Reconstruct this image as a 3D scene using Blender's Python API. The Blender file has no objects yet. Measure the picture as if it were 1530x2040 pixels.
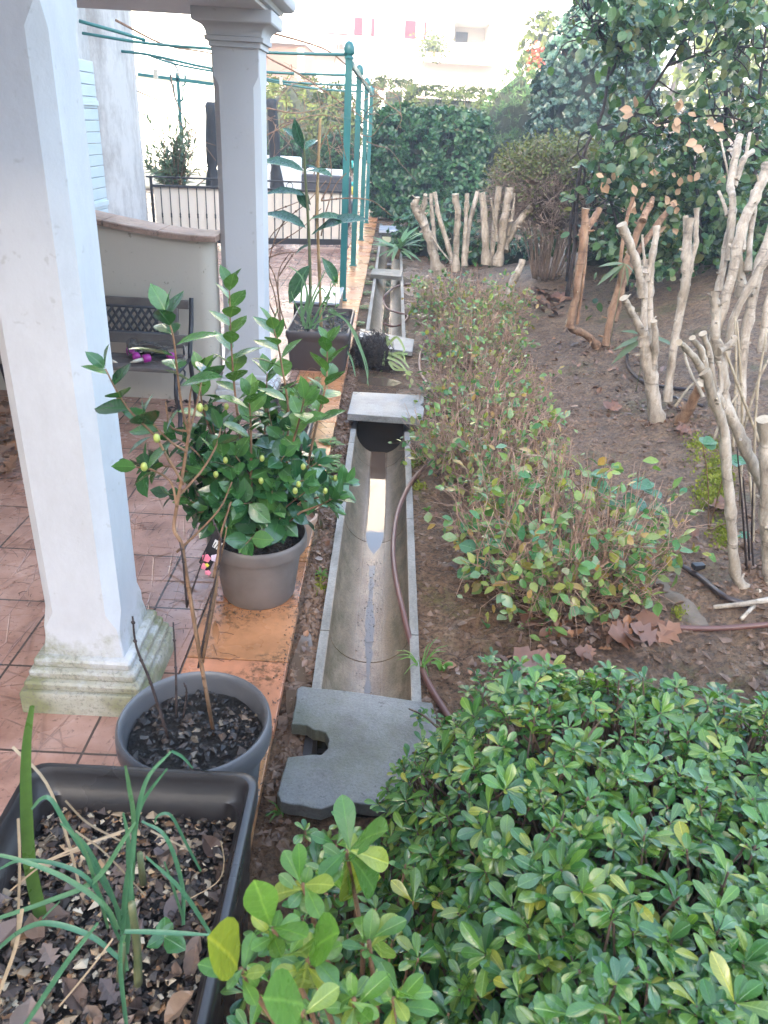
import bpy, math, random
import numpy as np
from mathutils import Vector, noise

random.seed(7)
RS = np.random.RandomState(7)
rad = math.radians
SC = bpy.context.scene
COL = SC.collection

# ------------------------------------------------------------------ camera
FPX, CX, CY, CAMH = 1516.0, 765.0, 1020.0, 1.6
_a = np.array([25, 770, -FPX]); _a /= np.linalg.norm(_a)
_b = np.array([-175, -2980, -FPX]); _b -= _a * (_a @ _b); _b /= np.linalg.norm(_b)
CR = np.array([np.cross(_a, -_b), _a, -_b])
CAMP = np.array([0, 0, CAMH])
cam = bpy.data.cameras.new('camera')
camo = bpy.data.objects.new('camera', cam); COL.objects.link(camo)
M4 = [[*CR[0], 0], [*CR[1], 0], [*CR[2], CAMH], [0, 0, 0, 1]]
from mathutils import Matrix
camo.matrix_world = Matrix(M4)
cam.sensor_fit = 'HORIZONTAL'; cam.sensor_width = 36
cam.lens = 36 * FPX / 1530
cam.clip_start = 0.02; cam.clip_end = 600
cam.dof.use_dof = True; cam.dof.focus_distance = 4.2; cam.dof.aperture_fstop = 17
SC.camera = camo

# ------------------------------------------------------------------ sky, sun, exposure
SUN_EL = rad(18); SDX, SDY = -0.20, -0.98          # horizontal direction towards the sun
W = bpy.data.worlds.new('World'); SC.world = W; W.use_nodes = True
nt = W.node_tree; nt.nodes.clear()
sky = nt.nodes.new('ShaderNodeTexSky'); sky.sky_type = 'NISHITA'; sky.sun_disc = False
sky.sun_elevation = SUN_EL; sky.sun_rotation = math.atan2(SDX, SDY)
sky.dust_density = 2.0; sky.ozone_density = 0.6
bg = nt.nodes.new('ShaderNodeBackground'); bg.inputs['Strength'].default_value = 0.15
out = nt.nodes.new('ShaderNodeOutputWorld')
nt.links.new(sky.outputs[0], bg.inputs['Color']); nt.links.new(bg.outputs[0], out.inputs['Surface'])
sl = bpy.data.lights.new('sun', 'SUN'); sl.energy = 3.6; sl.angle = rad(0.5); sl.color = (1.0, 0.93, 0.82)
slo = bpy.data.objects.new('sun', sl); COL.objects.link(slo)
slo.rotation_euler = Vector((SDX * math.cos(SUN_EL), SDY * math.cos(SUN_EL), math.sin(SUN_EL))).to_track_quat('Z', 'Y').to_euler()
SC.view_settings.view_transform = 'Standard'; SC.view_settings.look = 'None'
SC.view_settings.exposure = 3.5; SC.view_settings.gamma = 1.0
SC.cycles.max_bounces = 7; SC.cycles.diffuse_bounces = 3; SC.cycles.glossy_bounces = 3
SC.cycles.transmission_bounces = 5; SC.cycles.transparent_max_bounces = 6

# ------------------------------------------------------------------ placing helpers
def ray(px, py):
    return CR @ np.array([px - CX, CY - py, -FPX])
def at(px, py, y):
    d = ray(px, py); return CAMP + d * (y / d[1])
def gnd(px, py, z=0.0):
    d = ray(px, py); return CAMP + d * ((z - CAMH) / d[2])
def vn(x, y, s, seed=0.0):
    return noise.noise(Vector((x * s + seed, y * s - seed * .7, seed * 1.3)))
def height(x, y, fine=True):
    h = -0.035 + 0.26 * max(0.0, x - 1.15) ** 1.15
    h = min(h, 1.1 + 0.03 * x)
    far = min(1.0, max(0.0, (y - 17) / 10)); h += far * 0.9 * min(1, max(0.0, (x + 1) / 2))
    if y > 30: h += (y - 30) * 0.05
    if fine and y < 16:
        a = min(1.0, max(0.0, (abs(x) - .2) / .12))
        h += a * (0.018 * vn(x, y, 3.1, 3) + 0.014 * vn(x, y, 9, 5) + 0.020 * vn(x, y, 19, 8) + .006 * abs(vn(x, y, 50, 2)))
    return h
def grd(px, py):
    z = 0.0
    for _ in range(12):
        p = gnd(px, py, z); z = .5 * z + .5 * height(p[0], p[1])
    p = gnd(px, py, z); p[2] = z
    return p
def nrm(v):
    v = np.asarray(v, float); return v / (np.linalg.norm(v) + 1e-9)
def spline(pts, n=6):
    pts = [np.asarray(p, float) for p in pts]
    if len(pts) < 3: return pts
    P = [2 * pts[0] - pts[1]] + pts + [2 * pts[-1] - pts[-2]]
    o = []
    for i in range(1, len(P) - 2):
        for k in range(n):
            t = k / n
            o.append(.5 * (2 * P[i] + (P[i+1] - P[i-1]) * t + (2*P[i-1] - 5*P[i] + 4*P[i+1] - P[i+2]) * t*t + (3*P[i] - P[i-1] - 3*P[i+1] + P[i+2]) * t**3))
    o.append(pts[-1]); return o

# ------------------------------------------------------------------ objects
WL = {}
def wl(o): return WL.get(o.name, np.zeros(3)) if o is not None else np.zeros(3)
def tag(o, label=None, cat=None, group=None, kind=None):
    if label: o['label'] = label
    if cat: o['category'] = cat
    if group: o['group'] = group
    if kind: o['kind'] = kind
    return o
def thing(name, label, cat, loc=(0, 0, 0), group=None):
    o = bpy.data.objects.new(name, None); o.empty_display_size = .1
    COL.objects.link(o); o.location = tuple(loc); WL[o.name] = np.array(loc, float)
    return tag(o, label, cat, group)

def leaf_tpl(prof, fold=.12, droop=.15, wave=0.0):
    """prof: [(u, halfwidth)] with zero width at both ends. verts as (u, v, w)."""
    V = [(prof[0][0], 0, 0)]; F = []
    k = prof[1:-1]
    for u, w in k:
        d = -droop * u * u
        V += [(u, -w, d + fold * w + wave * math.sin(u * 19)), (u, 0, d), (u, w, d + fold * w - wave * math.sin(u * 17))]
    V.append((prof[-1][0], 0, -droop)); e = len(V) - 1
    F += [(0, 2, 1), (0, 3, 2)]
    for i in range(len(k) - 1):
        b = 1 + 3 * i
        F += [(b, b+1, b+4, b+3), (b+1, b+2, b+5, b+4)]
    b = 1 + 3 * (len(k) - 1)
    F += [(b, b+1, e), (b+1, b+2, e)]
    return np.array(V, float), F
T_CAM = leaf_tpl([(0,0),(.06,.02),(.22,.2),(.42,.29),(.62,.27),(.82,.15),(.94,.04),(1,0)], .18, .16)
T_PIT = leaf_tpl([(0,0),(.12,.03),(.3,.085),(.5,.16),(.66,.205),(.8,.205),(.9,.155),(.97,.07),(1,0)], .30, .26)
T_PITL = leaf_tpl([(0,0),(.08,.02),(.2,.055),(.35,.11),(.5,.165),(.63,.2),(.75,.21),(.85,.185),(.93,.125),(.98,.055),(1,0)], .24, .18, .006)
T_DEADC = leaf_tpl([(0,0),(.1,.12),(.3,.3),(.5,.33),(.7,.24),(.88,.1),(1,0)], .75, -.35, .04)
T_PITS = leaf_tpl([(0,0),(.4,.15),(.75,.23),(1,0)], .2, .16)
T_OV = leaf_tpl([(0,0),(.2,.22),(.5,.34),(.8,.2),(1,0)], .2, .15)
T_OVS = leaf_tpl([(0,0),(.35,.3),(.7,.26),(1,0)], .25, .12)
T_RND = leaf_tpl([(0,0),(.15,.3),(.4,.44),(.7,.36),(.9,.15),(1,0)], .15, .15)
T_LAN = leaf_tpl([(0,0),(.3,.075),(.65,.07),(1,0)], .2, .25)
T_LOQ = leaf_tpl([(0,0),(.06,.02),(.2,.12),(.35,.19),(.5,.225),(.65,.22),(.8,.16),(.92,.07),(1,0)], .3, .28, .012)
_dl = [(0,0),(.12,.1),(.2,.42),(.32,.2),(.45,.5),(.6,.22),(.75,.3),(.88,.12),(1,0)]
T_DEAD = leaf_tpl(_dl, .25, -.18, .03)
T_DEADS = leaf_tpl([(0,0),(.25,.26),(.55,.33),(.8,.16),(1,0)], .4, -.2)

class MB:
    def __init__(s): s.V = []; s.F = []; s.M = []; s.n = 0; s.A = {}
    def add(s, V, F, m=0):
        V = np.asarray(V, float).reshape(-1, 3); s.V.append(V)
        n = s.n
        s.F += [tuple(i + n for i in f) for f in F]; s.M += [m] * len(F); s.n += len(V); return s
    def box(s, x0, x1, y0, y1, z0, z1, m=0):
        V = [(x, y, z) for x in (x0, x1) for y in (y0, y1) for z in (z0, z1)]
        return s.add(V, [(0,1,3,2),(4,6,7,5),(0,4,5,1),(2,3,7,6),(0,2,6,4),(1,5,7,3)], m)
    def beam(s, a, b, w, h, m=0, up=(0, 0, 1)):
        a = np.asarray(a, float); b = np.asarray(b, float); d = nrm(b - a)
        sd = nrm(np.cross(d, up)); u = np.cross(sd, d)
        V = [p + sd * i * w / 2 + u * j * h / 2 for p in (a, b) for i in (-1, 1) for j in (-1, 1)]
        return s.add(V, [(0,1,3,2),(4,6,7,5),(0,4,5,1),(2,3,7,6),(0,2,6,4),(1,5,7,3)], m)
    def tube(s, pts, r, n=8, m=0, capm=None, flat=1.0):
        pts = [np.asarray(p, float) for p in pts]; N = len(pts)
        if np.isscalar(r): r = [r] * N
        ref = np.array([0.13, .97, .21]); V = []
        t0 = nrm(pts[1] - pts[0])
        if abs(t0 @ ref) > .9: ref = np.array([.95, .1, .2])
        u = nrm(np.cross(t0, ref))
        for i, p in enumerate(pts):
            t = nrm(pts[min(i+1, N-1)] - pts[max(i-1, 0)])
            u = nrm(u - t * (u @ t)); v = np.cross(t, u)
            for k in range(n):
                a = 2 * math.pi * k / n
                V.append(p + (u * math.cos(a) + v * math.sin(a) * flat) * r[i])
        F = [(i*n+k, i*n+(k+1) % n, (i+1)*n+(k+1) % n, (i+1)*n+k) for i in range(N-1) for k in range(n)]
        s.add(V, F, m)
        cm = m if capm is None else capm
        b = s.n - N * n
        s.F += [tuple(b + k for k in range(n))[::-1], tuple(b + (N-1)*n + k for k in range(n))]; s.M += [m, cm]
        return s
    def lathe(s, prof, c, n=32, m=0, sx=1, sy=1):
        V = [(c[0] + r*sx*math.cos(2*math.pi*k/n), c[1] + r*sy*math.sin(2*math.pi*k/n), c[2] + z) for r, z in prof for k in range(n)]
        F = [(i*n+k, i*n+(k+1) % n, (i+1)*n+(k+1) % n, (i+1)*n+k) for i in range(len(prof)-1) for k in range(n)]
        return s.add(V, F, m)
    def loft(s, rings, m=0, cap=True):
        n = len(rings[0]); V = [p for r in rings for p in r]
        F = [(i*n+k, i*n+(k+1) % n, (i+1)*n+(k+1) % n, (i+1)*n+k) for i in range(len(rings)-1) for k in range(n)]
        if cap: F += [tuple(range(n))[::-1], tuple((len(rings)-1)*n + k for k in range(n))]
        return s.add(V, F, m)
    def prism(s, poly, z0, z1, m=0):
        n = len(poly)
        V = [(p[0], p[1], z0) for p in poly] + [(p[0], p[1], z1) for p in poly]
        F = [tuple(range(n))[::-1], tuple(n + k for k in range(n))] + [(k, (k+1) % n, n+(k+1) % n, n+k) for k in range(n)]
        return s.add(V, F, m)
    def sphere(s, c, r, n=8, m=0, sc=(1, 1, 1)):
        pr = [(r*math.sin(math.pi*i/n)+1e-5, -r*math.cos(math.pi*i/n)) for i in range(n+1)]
        V = [(c[0]+q*math.cos(2*math.pi*k/n)*sc[0], c[1]+q*math.sin(2*math.pi*k/n)*sc[1], c[2]+z*sc[2]) for q, z in pr for k in range(n)]
        F = [(i*n+k, i*n+(k+1) % n, (i+1)*n+(k+1) % n, (i+1)*n+k) for i in range(n) for k in range(n)]
        return s.add(V, F, m)
    def strap(s, pts, w, m=0, fold=.25, face=None):
        """flat blade along pts, half widths w (list), slightly folded"""
        pts = [np.asarray(p, float) for p in pts]; N = len(pts); V = []
        for i, p in enumerate(pts):
            t = nrm(pts[min(i+1, N-1)] - pts[max(i-1, 0)])
            f = nrm(CAMP - p + np.array([.3, 0, .6])) if face is None else nrm(face)
            sd = nrm(np.cross(t, f)); up = np.cross(sd, t)
            V += [p - sd*w[i] + up*w[i]*fold, p, p + sd*w[i] + up*w[i]*fold]
        F = []
        for i in range(N-1):
            b = 3*i; F += [(b, b+1, b+4, b+3), (b+1, b+2, b+5, b+4)]
        return s.add(V, F, m)
    def leaves(s, L, tpl, m=0):
        """L: list of (pos, dir, up, length, widthfactor)"""
        if not L: return s
        P = np.array([l[0] for l in L], float); D = np.array([l[1] for l in L], float); U = np.array([l[2] for l in L], float)
        ln = np.array([l[3] for l in L], float)[:, None]; wf = np.array([l[4] for l in L], float)[:, None]
        D /= np.linalg.norm(D, axis=1, keepdims=True) + 1e-9
        S = np.cross(D, U); S /= np.linalg.norm(S, axis=1, keepdims=True) + 1e-9
        N = np.cross(S, D)
        tv, tf = tpl
        V = P[:, None] + D[:, None]*(tv[None, :, 0:1]*ln[:, None]) + S[:, None]*(tv[None, :, 1:2]*(ln*wf)[:, None]) + N[:, None]*(tv[None, :, 2:3]*ln[:, None])
        k = len(tv); V = V.reshape(-1, 3); n = s.n; s.V.append(V); s.A[n] = np.tile(np.stack([tv[:, 0], tv[:, 1], np.ones(k)], 1), (len(L), 1))
        for i in range(len(L)):
            b = n + i*k
            s.F += [tuple(b + j for j in f) for f in tf]
        s.M += [m] * (len(tf) * len(L)); s.n += len(V); return s
    def build(s, name, mats, parent=None, smooth=True, bevel=0, auto=None):
        if not isinstance(mats, (list, tuple)): mats = [mats]
        V = np.concatenate(s.V) if s.V else np.zeros((0, 3))
        V = V - wl(parent)
        me = bpy.data.meshes.new(name); me.from_pydata(V.tolist(), [], s.F)
        for m in mats: me.materials.append(m)
        if len(mats) > 1: me.polygons.foreach_set('material_index', s.M)
        if s.A:
            at_ = np.zeros((len(V), 3))
            for n0, a_ in s.A.items(): at_[n0:n0+len(a_)] = a_
            me.attributes.new('leafuv', 'FLOAT_VECTOR', 'POINT').data.foreach_set('vector', at_.ravel())
        if smooth:
            me.polygons.foreach_set('use_smooth', [True]*len(me.polygons))
        if auto is not None: me.set_sharp_from_angle(angle=rad(auto))
        me.update()
        o = bpy.data.objects.new(name, me); COL.objects.link(o)
        if parent is not None: o.parent = parent
        WL[o.name] = wl(parent)
        if bevel:
            b = o.modifiers.new('bevel', 'BEVEL'); b.width = bevel; b.segments = 2; b.limit_method = 'ANGLE'; b.angle_limit = rad(40)
        return o

# ------------------------------------------------------------------ materials
def newmat(name):
    m = bpy.data.materials.new(name); m.use_nodes = True
    t = m.node_tree; t.nodes.clear()
    o = t.nodes.new('ShaderNodeOutputMaterial'); p = t.nodes.new('ShaderNodeBsdfPrincipled')
    t.links.new(p.outputs[0], o.inputs[0]); return m, t, p, o
def N(t, ty, **kw):
    n = t.nodes.new(ty)
    for k, v in kw.items():
        if k in n.inputs.keys(): n.inputs[k].default_value = v
        else: setattr(n, k, v)
    return n
def coords(t, scale=(1, 1, 1), rot=(0, 0, 0), loc=(0, 0, 0)):
    c = N(t, 'ShaderNodeNewGeometry'); m = N(t, 'ShaderNodeMapping')
    m.inputs['Scale'].default_value = scale; m.inputs['Rotation'].default_value = rot; m.inputs['Location'].default_value = loc
    t.links.new(c.outputs['Position'], m.inputs['Vector']); return m.outputs[0]
def noi(t, vec, scale, detail=5, rough=.6, dist=0):
    n = N(t, 'ShaderNodeTexNoise'); n.inputs['Scale'].default_value = scale; n.inputs['Detail'].default_value = detail
    n.inputs['Roughness'].default_value = rough; n.inputs['Distortion'].default_value = dist
    t.links.new(vec, n.inputs['Vector']); return n.outputs['Fac']
def ramp(t, fac, stops, interp='LINEAR'):
    r = N(t, 'ShaderNodeValToRGB'); r.color_ramp.interpolation = interp
    e = r.color_ramp.elements
    while len(e) < len(stops): e.new(.5)
    for i, (p, c) in enumerate(stops):
        e[i].position = p
        if np.isscalar(c): c = (c, c, c)
        e[i].color = (*c, 1)
    t.links.new(fac, r.inputs[0]); return r.outputs[0]
def mix(t, fac, a, b, mode='MIX'):
    n = N(t, 'ShaderNodeMix', data_type='RGBA', blend_type=mode)
    if np.isscalar(fac): n.inputs[0].default_value = fac
    else: t.links.new(fac, n.inputs[0])
    for i, v in ((6, a), (7, b)):
        if isinstance(v, tuple): n.inputs[i].default_value = (*v, 1)
        else: t.links.new(v, n.inputs[i])
    return n.outputs[2]
def mth(t, op, a, b=0.0, clamp=False):
    n = N(t, 'ShaderNodeMath', operation=op); n.use_clamp = clamp
    for i, v in ((0, a), (1, b)):
        if np.isscalar(v): n.inputs[i].default_value = v
        else: t.links.new(v, n.inputs[i])
    return n.outputs[0]
def bump(t, p, h, strength=.4, dist=.01):
    b = N(t, 'ShaderNodeBump'); b.inputs['Strength'].default_value = strength; b.inputs['Distance'].default_value = dist
    t.links.new(h, b.inputs['Height']); t.links.new(b.outputs[0], p.inputs['Normal'])
def simple(name, c1, c2=None, scale=8, r=(.5, .7), bmp=.2, bsc=40, spec=.5, metal=0, dist=.004):
    m, t, p, o = newmat(name); v = coords(t)
    c2 = c2 or tuple(x * .75 for x in c1)
    f = noi(t, v, scale)
    t.links.new(ramp(t, f, [(.3, c1), (.7, c2)]), p.inputs['Base Color'])
    t.links.new(ramp(t, noi(t, v, scale * 1.7, 3), [(.3, r[0]), (.7, r[1])]), p.inputs['Roughness'])
    p.inputs['Specular IOR Level'].default_value = spec; p.inputs['Metallic'].default_value = metal
    if bmp: bump(t, p, noi(t, v, bsc, 6, .7), bmp, dist)
    return m
def leafmat(name, cols, rough=.38, spec=.5, trans=.22, tc=None, vein=0.0):
    m, t, p, o = newmat(name)
    g = N(t, 'ShaderNodeNewGeometry')
    st = [(i / (len(cols) - 1), c) for i, c in enumerate(cols)]
    c = ramp(t, g.outputs['Random Per Island'], st)
    v = coords(t)
    c = mix(t, .3, c, ramp(t, noi(t, v, 60, 3), [(.3, (.55, .55, .55)), (.7, (1.2, 1.2, 1.1))]), 'MULTIPLY')
    if vein:
        at_ = N(t, 'ShaderNodeAttribute', attribute_name='leafuv'); sp = N(t, 'ShaderNodeSeparateXYZ'); t.links.new(at_.outputs['Vector'], sp.inputs[0])
        av = mth(t, 'ABSOLUTE', sp.outputs[1])
        rib = ramp(t, av, [(.006, 1), (.022, 0)])
        sv = mth(t, 'SINE', mth(t, 'MULTIPLY', mth(t, 'SUBTRACT', sp.outputs[0], mth(t, 'MULTIPLY', av, .8)), 62))
        side = mth(t, 'MULTIPLY', ramp(t, sv, [(.80, 0), (.97, 1)]), .28)
        k = mth(t, 'MULTIPLY', mth(t, 'MULTIPLY', mth(t, 'MAXIMUM', rib, side), sp.outputs[2]), vein)
        c = mix(t, k, c, mix(t, 1.0, c, (2.6, 2.1, 2.2), 'MULTIPLY'))
        tip = mth(t, 'MULTIPLY', ramp(t, mth(t, 'ADD', sp.outputs[0], mth(t, 'MULTIPLY', noi(t, v, 55, 3), .5)), [(1.22, 0), (1.30, .7)]), sp.outputs[2])
        c = mix(t, tip, c, (.16, .10, .03))
    t.links.new(c, p.inputs['Base Color'])
    t.links.new(ramp(t, noi(t, v, 35, 2), [(.35, max(.05, rough - .15)), (.7, rough + .12)]), p.inputs['Roughness'])
    if vein: bump(t, p, mth(t, 'ADD', mth(t, 'MULTIPLY', mth(t, 'MAXIMUM', rib, side), -1.0), mth(t, 'MULTIPLY', noi(t, v, 120, 3), .5)), .35, .002)
    p.inputs['Specular IOR Level'].default_value = spec
    tr = N(t, 'ShaderNodeBsdfTranslucent')
    t.links.new(mix(t, 1.0, c, tc or (1.25, 1.35, .6), 'MULTIPLY'), tr.inputs['Color'])
    ms = N(t, 'ShaderNodeMixShader'); ms.inputs[0].default_value = trans
    t.links.new(p.outputs[0], ms.inputs[1]); t.links.new(tr.outputs[0], ms.inputs[2]); t.links.new(ms.outputs[0], o.inputs[0])
    return m
def islandmat(name, cols, r=.7, bmp=.3, bsc=60, spec=.4):
    m, t, p, o = newmat(name); g = N(t, 'ShaderNodeNewGeometry'); v = coords(t)
    c = ramp(t, g.outputs['Random Per Island'], [(i/(len(cols)-1), c) for i, c in enumerate(cols)])
    c = mix(t, .5, c, ramp(t, noi(t, v, 22), [(.3, (.6, .6, .6)), (.7, (1.15, 1.15, 1.15))]), 'MULTIPLY')
    t.links.new(c, p.inputs['Base Color']); p.inputs['Roughness'].default_value = r; p.inputs['Specular IOR Level'].default_value = spec
    bump(t, p, noi(t, v, bsc, 6, .7), bmp, .004); return m

def mud_mat():
    m, t, p, o = newmat('wet_mud'); v = coords(t)
    big = noi(t, v, 1.6, 6, .65); mid = noi(t, v, 9, 6, .7); fine = noi(t, v, 55, 6, .75)
    c = ramp(t, mid, [(.3, (.090, .046, .026)), (.5, (.19, .105, .060)), (.72, (.30, .185, .110))])
    sep = N(t, 'ShaderNodeSeparateXYZ'); t.links.new(v, sep.inputs[0])
    dry = mth(t, 'MULTIPLY', mth(t, 'SUBTRACT', sep.outputs[0], .8, True), .8, True)
    c = mix(t, dry, c, ramp(t, mid, [(.3, (.11, .063, .036)), (.7, (.335, .215, .120))]))
    speck_crevice = ramp(t, fine, [(.38, (.25, .23, .22)), (.5, (1, 1, 1)), (.66, (1.5, 1.45, 1.4))])  # soil speckle, its dark end painting shade into the crevices
    c = mix(t, .8, c, speck_crevice, 'MULTIPLY')
    mossm = mth(t, 'MULTIPLY', ramp(t, noi(t, v, 2.3, 5, .7), [(.56, 0), (.66, 1)]), ramp(t, fine, [(.42, 0), (.56, 1)]))
    c = mix(t, mth(t, 'MULTIPLY', mossm, .7), c, (.10, .115, .022))
    t.links.new(c, p.inputs['Base Color'])
    wet = ramp(t, mth(t, 'ADD', big, mth(t, 'MULTIPLY', dry, .3)), [(.44, .07), (.53, .26), (.64, .6)])
    t.links.new(wet, p.inputs['Roughness']); p.inputs['Specular IOR Level'].default_value = .6
    vc = N(t, 'ShaderNodeTexVoronoi', feature='SMOOTH_F1'); vc.inputs['Scale'].default_value = 34; t.links.new(coords(t), vc.inputs['Vector'])
    h = mth(t, 'ADD', mth(t, 'MULTIPLY', mth(t, 'SUBTRACT', mid, mth(t, 'MULTIPLY', vc.outputs['Distance'], .7)), .8), mth(t, 'ADD', mth(t, 'MULTIPLY', fine, .55), mth(t, 'MULTIPLY', noi(t, v, 170, 3), .2)))
    bump(t, p, h, 1.0, .055); return m
def tile_mat():
    m, t, p, o = newmat('terracotta_floor_tiles'); v = coords(t, loc=(.78, -1.57 + .36*4, 0))
    b = N(t, 'ShaderNodeTexBrick'); b.offset = 0; b.squash = 1
    for k, x in (('Scale', 1), ('Mortar Size', .0042), ('Mortar Smooth', .2), ('Brick Width', .365), ('Row Height', .36), ('Bias', 0)):
        b.inputs[k].default_value = x
    b.inputs['Color1'].default_value = (1, 1, 1, 1); b.inputs['Color2'].default_value = (.0, .0, .0, 1); b.inputs['Mortar'].default_value = (.5, .5, .5, 1)
    t.links.new(v, b.inputs['Vector'])
    w = coords(t)
    n1 = noi(t, w, 5, 6, .65)
    c = ramp(t, n1, [(.3, (.24, .125, .090)), (.5, (.38, .215, .160)), (.7, (.48, .305, .245))])
    c = mix(t, .35, c, mix(t, b.outputs['Color'], (.68, .62, .60), (1.15, 1.08, 1.04)), 'MULTIPLY')
    def cracks(scale, sc, rot, wd):
        vo = N(t, 'ShaderNodeTexVoronoi', feature='DISTANCE_TO_EDGE'); vo.inputs['Scale'].default_value = scale
        t.links.new(coords(t, sc, (0, 0, rot)), vo.inputs['Vector'])
        return ramp(t, vo.outputs['Distance'], [(0, 1), (wd, 0)])
    k = mth(t, 'MAXIMUM', cracks(6, (1, .28, 1), .5, .018), mth(t, 'MAXIMUM', cracks(7, (.3, 1, 1), .25, .016), cracks(11, (1, .25, 1), -.6, .02)))
    k = mth(t, 'MULTIPLY', k, ramp(t, noi(t, w, 6, 3), [(.38, 0), (.5, 1)]))
    c = mix(t, mth(t, 'MULTIPLY', k, .34), c, (.10, .055, .042))
    dirt = ramp(t, noi(t, w, 48, 4, .7), [(.58, 0), (.68, 1)])
    c = mix(t, mth(t, 'MULTIPLY', dirt, .6), c, (.06, .035, .025))
    c = mix(t, b.outputs['Fac'], c, (.075, .05, .04))
    t.links.new(c, p.inputs['Base Color'])
    t.links.new(ramp(t, noi(t, w, 2.2, 5, .6), [(.36, .10), (.52, .28), (.68, .5)]), p.inputs['Roughness'])
    h = mth(t, 'SUBTRACT', mth(t, 'MULTIPLY', n1, .25), mth(t, 'ADD', mth(t, 'MULTIPLY', b.outputs['Fac'], 1.0), mth(t, 'MULTIPLY', k, .5)))
    bump(t, p, h, .6, .006); return m
def edge_tile_mat():
    m, t, p, o = newmat('terracotta_edge_tiles'); g = N(t, 'ShaderNodeNewGeometry'); v = coords(t)
    c = ramp(t, g.outputs['Random Per Island'], [(0, (.50, .20, .085)), (.35, (.58, .255, .10)), (.6, (.50, .26, .10)), (.8, (.42, .16, .085)), (1, (.56, .23, .12))])
    c = mix(t, .75, c, ramp(t, noi(t, v, 7, 6, .65), [(.3, (.62, .6, .55)), (.55, (1, 1, 1)), (.75, (1.2, 1.15, 1.1))]), 'MULTIPLY')
    mold = mth(t, 'MULTIPLY', ramp(t, noi(t, v, 5, 3), [(.48, 0), (.60, 1)]), ramp(t, noi(t, v, 45, 5, .75), [(.46, 0), (.6, 1)]))
    c = mix(t, mth(t, 'MULTIPLY', mold, .8), c, (.06, .04, .02))
    t.links.new(c, p.inputs['Base Color'])
    t.links.new(ramp(t, noi(t, v, 3, 4), [(.35, .16), (.65, .45)]), p.inputs['Roughness'])
    bump(t, p, noi(t, v, 22, 5), .2, .006); return m
def concrete_mat(name, c1, c2, moss=0.0, wet=False, r=(.45, .8)):
    m, t, p, o = newmat(name); v = coords(t)
    mid = noi(t, v, 6, 7, .7); fine = noi(t, v, 130, 4, .75)
    c = ramp(t, mid, [(.28, c1), (.72, c2)])
    c = mix(t, .6, c, ramp(t, fine, [(.33, (.5, .5, .5)), (.5, (1, 1, 1)), (.7, (1.3, 1.3, 1.3))]), 'MULTIPLY')
    st_ = ramp(t, noi(t, v, 2.6, 6, .75), [(.40, (.55, .52, .48)), (.52, (1, 1, 1)), (.64, (1.18, 1.17, 1.15))])
    c = mix(t, .8, c, st_, 'MULTIPLY')
    pits = ramp(t, noi(t, v, 48, 3, .6), [(.66, 0), (.72, .8)])
    c = mix(t, pits, c, (.035, .032, .028))
    if moss:
        k = mth(t, 'MULTIPLY', ramp(t, noi(t, v, 4, 6, .75), [(.46, 0), (.62, 1)]), moss)
        c = mix(t, k, c, (.07, .075, .028))
    t.links.new(c, p.inputs['Base Color'])
    t.links.new(ramp(t, noi(t, v, 3, 5), [(.35, r[0]), (.65, r[1])]), p.inputs['Roughness'])
    bump(t, p, mth(t, 'ADD', fine, mth(t, 'MULTIPLY', mid, .6)), .45, .004); return m
def channel_mat():
    m, t, p, o = newmat('drain_channel_concrete'); v = coords(t)
    sep = N(t, 'ShaderNodeSeparateXYZ'); t.links.new(v, sep.inputs[0])
    mid = noi(t, coords(t, (1, .35, 1)), 9, 7, .7); fine = noi(t, v, 120, 4, .75)
    c = ramp(t, mid, [(.28, (.15, .105, .068)), (.5, (.255, .185, .125)), (.72, (.35, .27, .195))])
    ax = mth(t, 'ABSOLUTE', sep.outputs[0])
    rim = ramp(t, ax, [(.142, 0), (.147, 1)])
    c = mix(t, rim, c, ramp(t, mid, [(.3, (.13, .115, .095)), (.7, (.31, .29, .26))]))
    band = mth(t, 'MULTIPLY', ramp(t, ax, [(.05, 0), (.10, .9), (.14, 1), (.144, 0)]), ramp(t, noi(t, coords(t, (1, .5, 1)), 17, 6, .75), [(.34, .95), (.60, .25)]))
    c = mix(t, band, c, (.060, .052, .022))
    mudb = mth(t, 'MULTIPLY', ramp(t, ax, [(.025, .9), (.085, 0)]), ramp(t, noi(t, v, 14, 4), [(.35, .2), (.6, 1)]))
    c = mix(t, mudb, c, (.17, .105, .07))
    c = mix(t, .6, c, ramp(t, fine, [(.33, (.5, .5, .5)), (.5, (1, 1, 1)), (.7, (1.3, 1.3, 1.3))]), 'MULTIPLY')
    t.links.new(c, p.inputs['Base Color'])
    t.links.new(ramp(t, ax, [(.0, .14), (.06, .3), (.12, .6)]), p.inputs['Roughness'])
    bump(t, p, mth(t, 'ADD', fine, mid), .4, .004); return m
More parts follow.
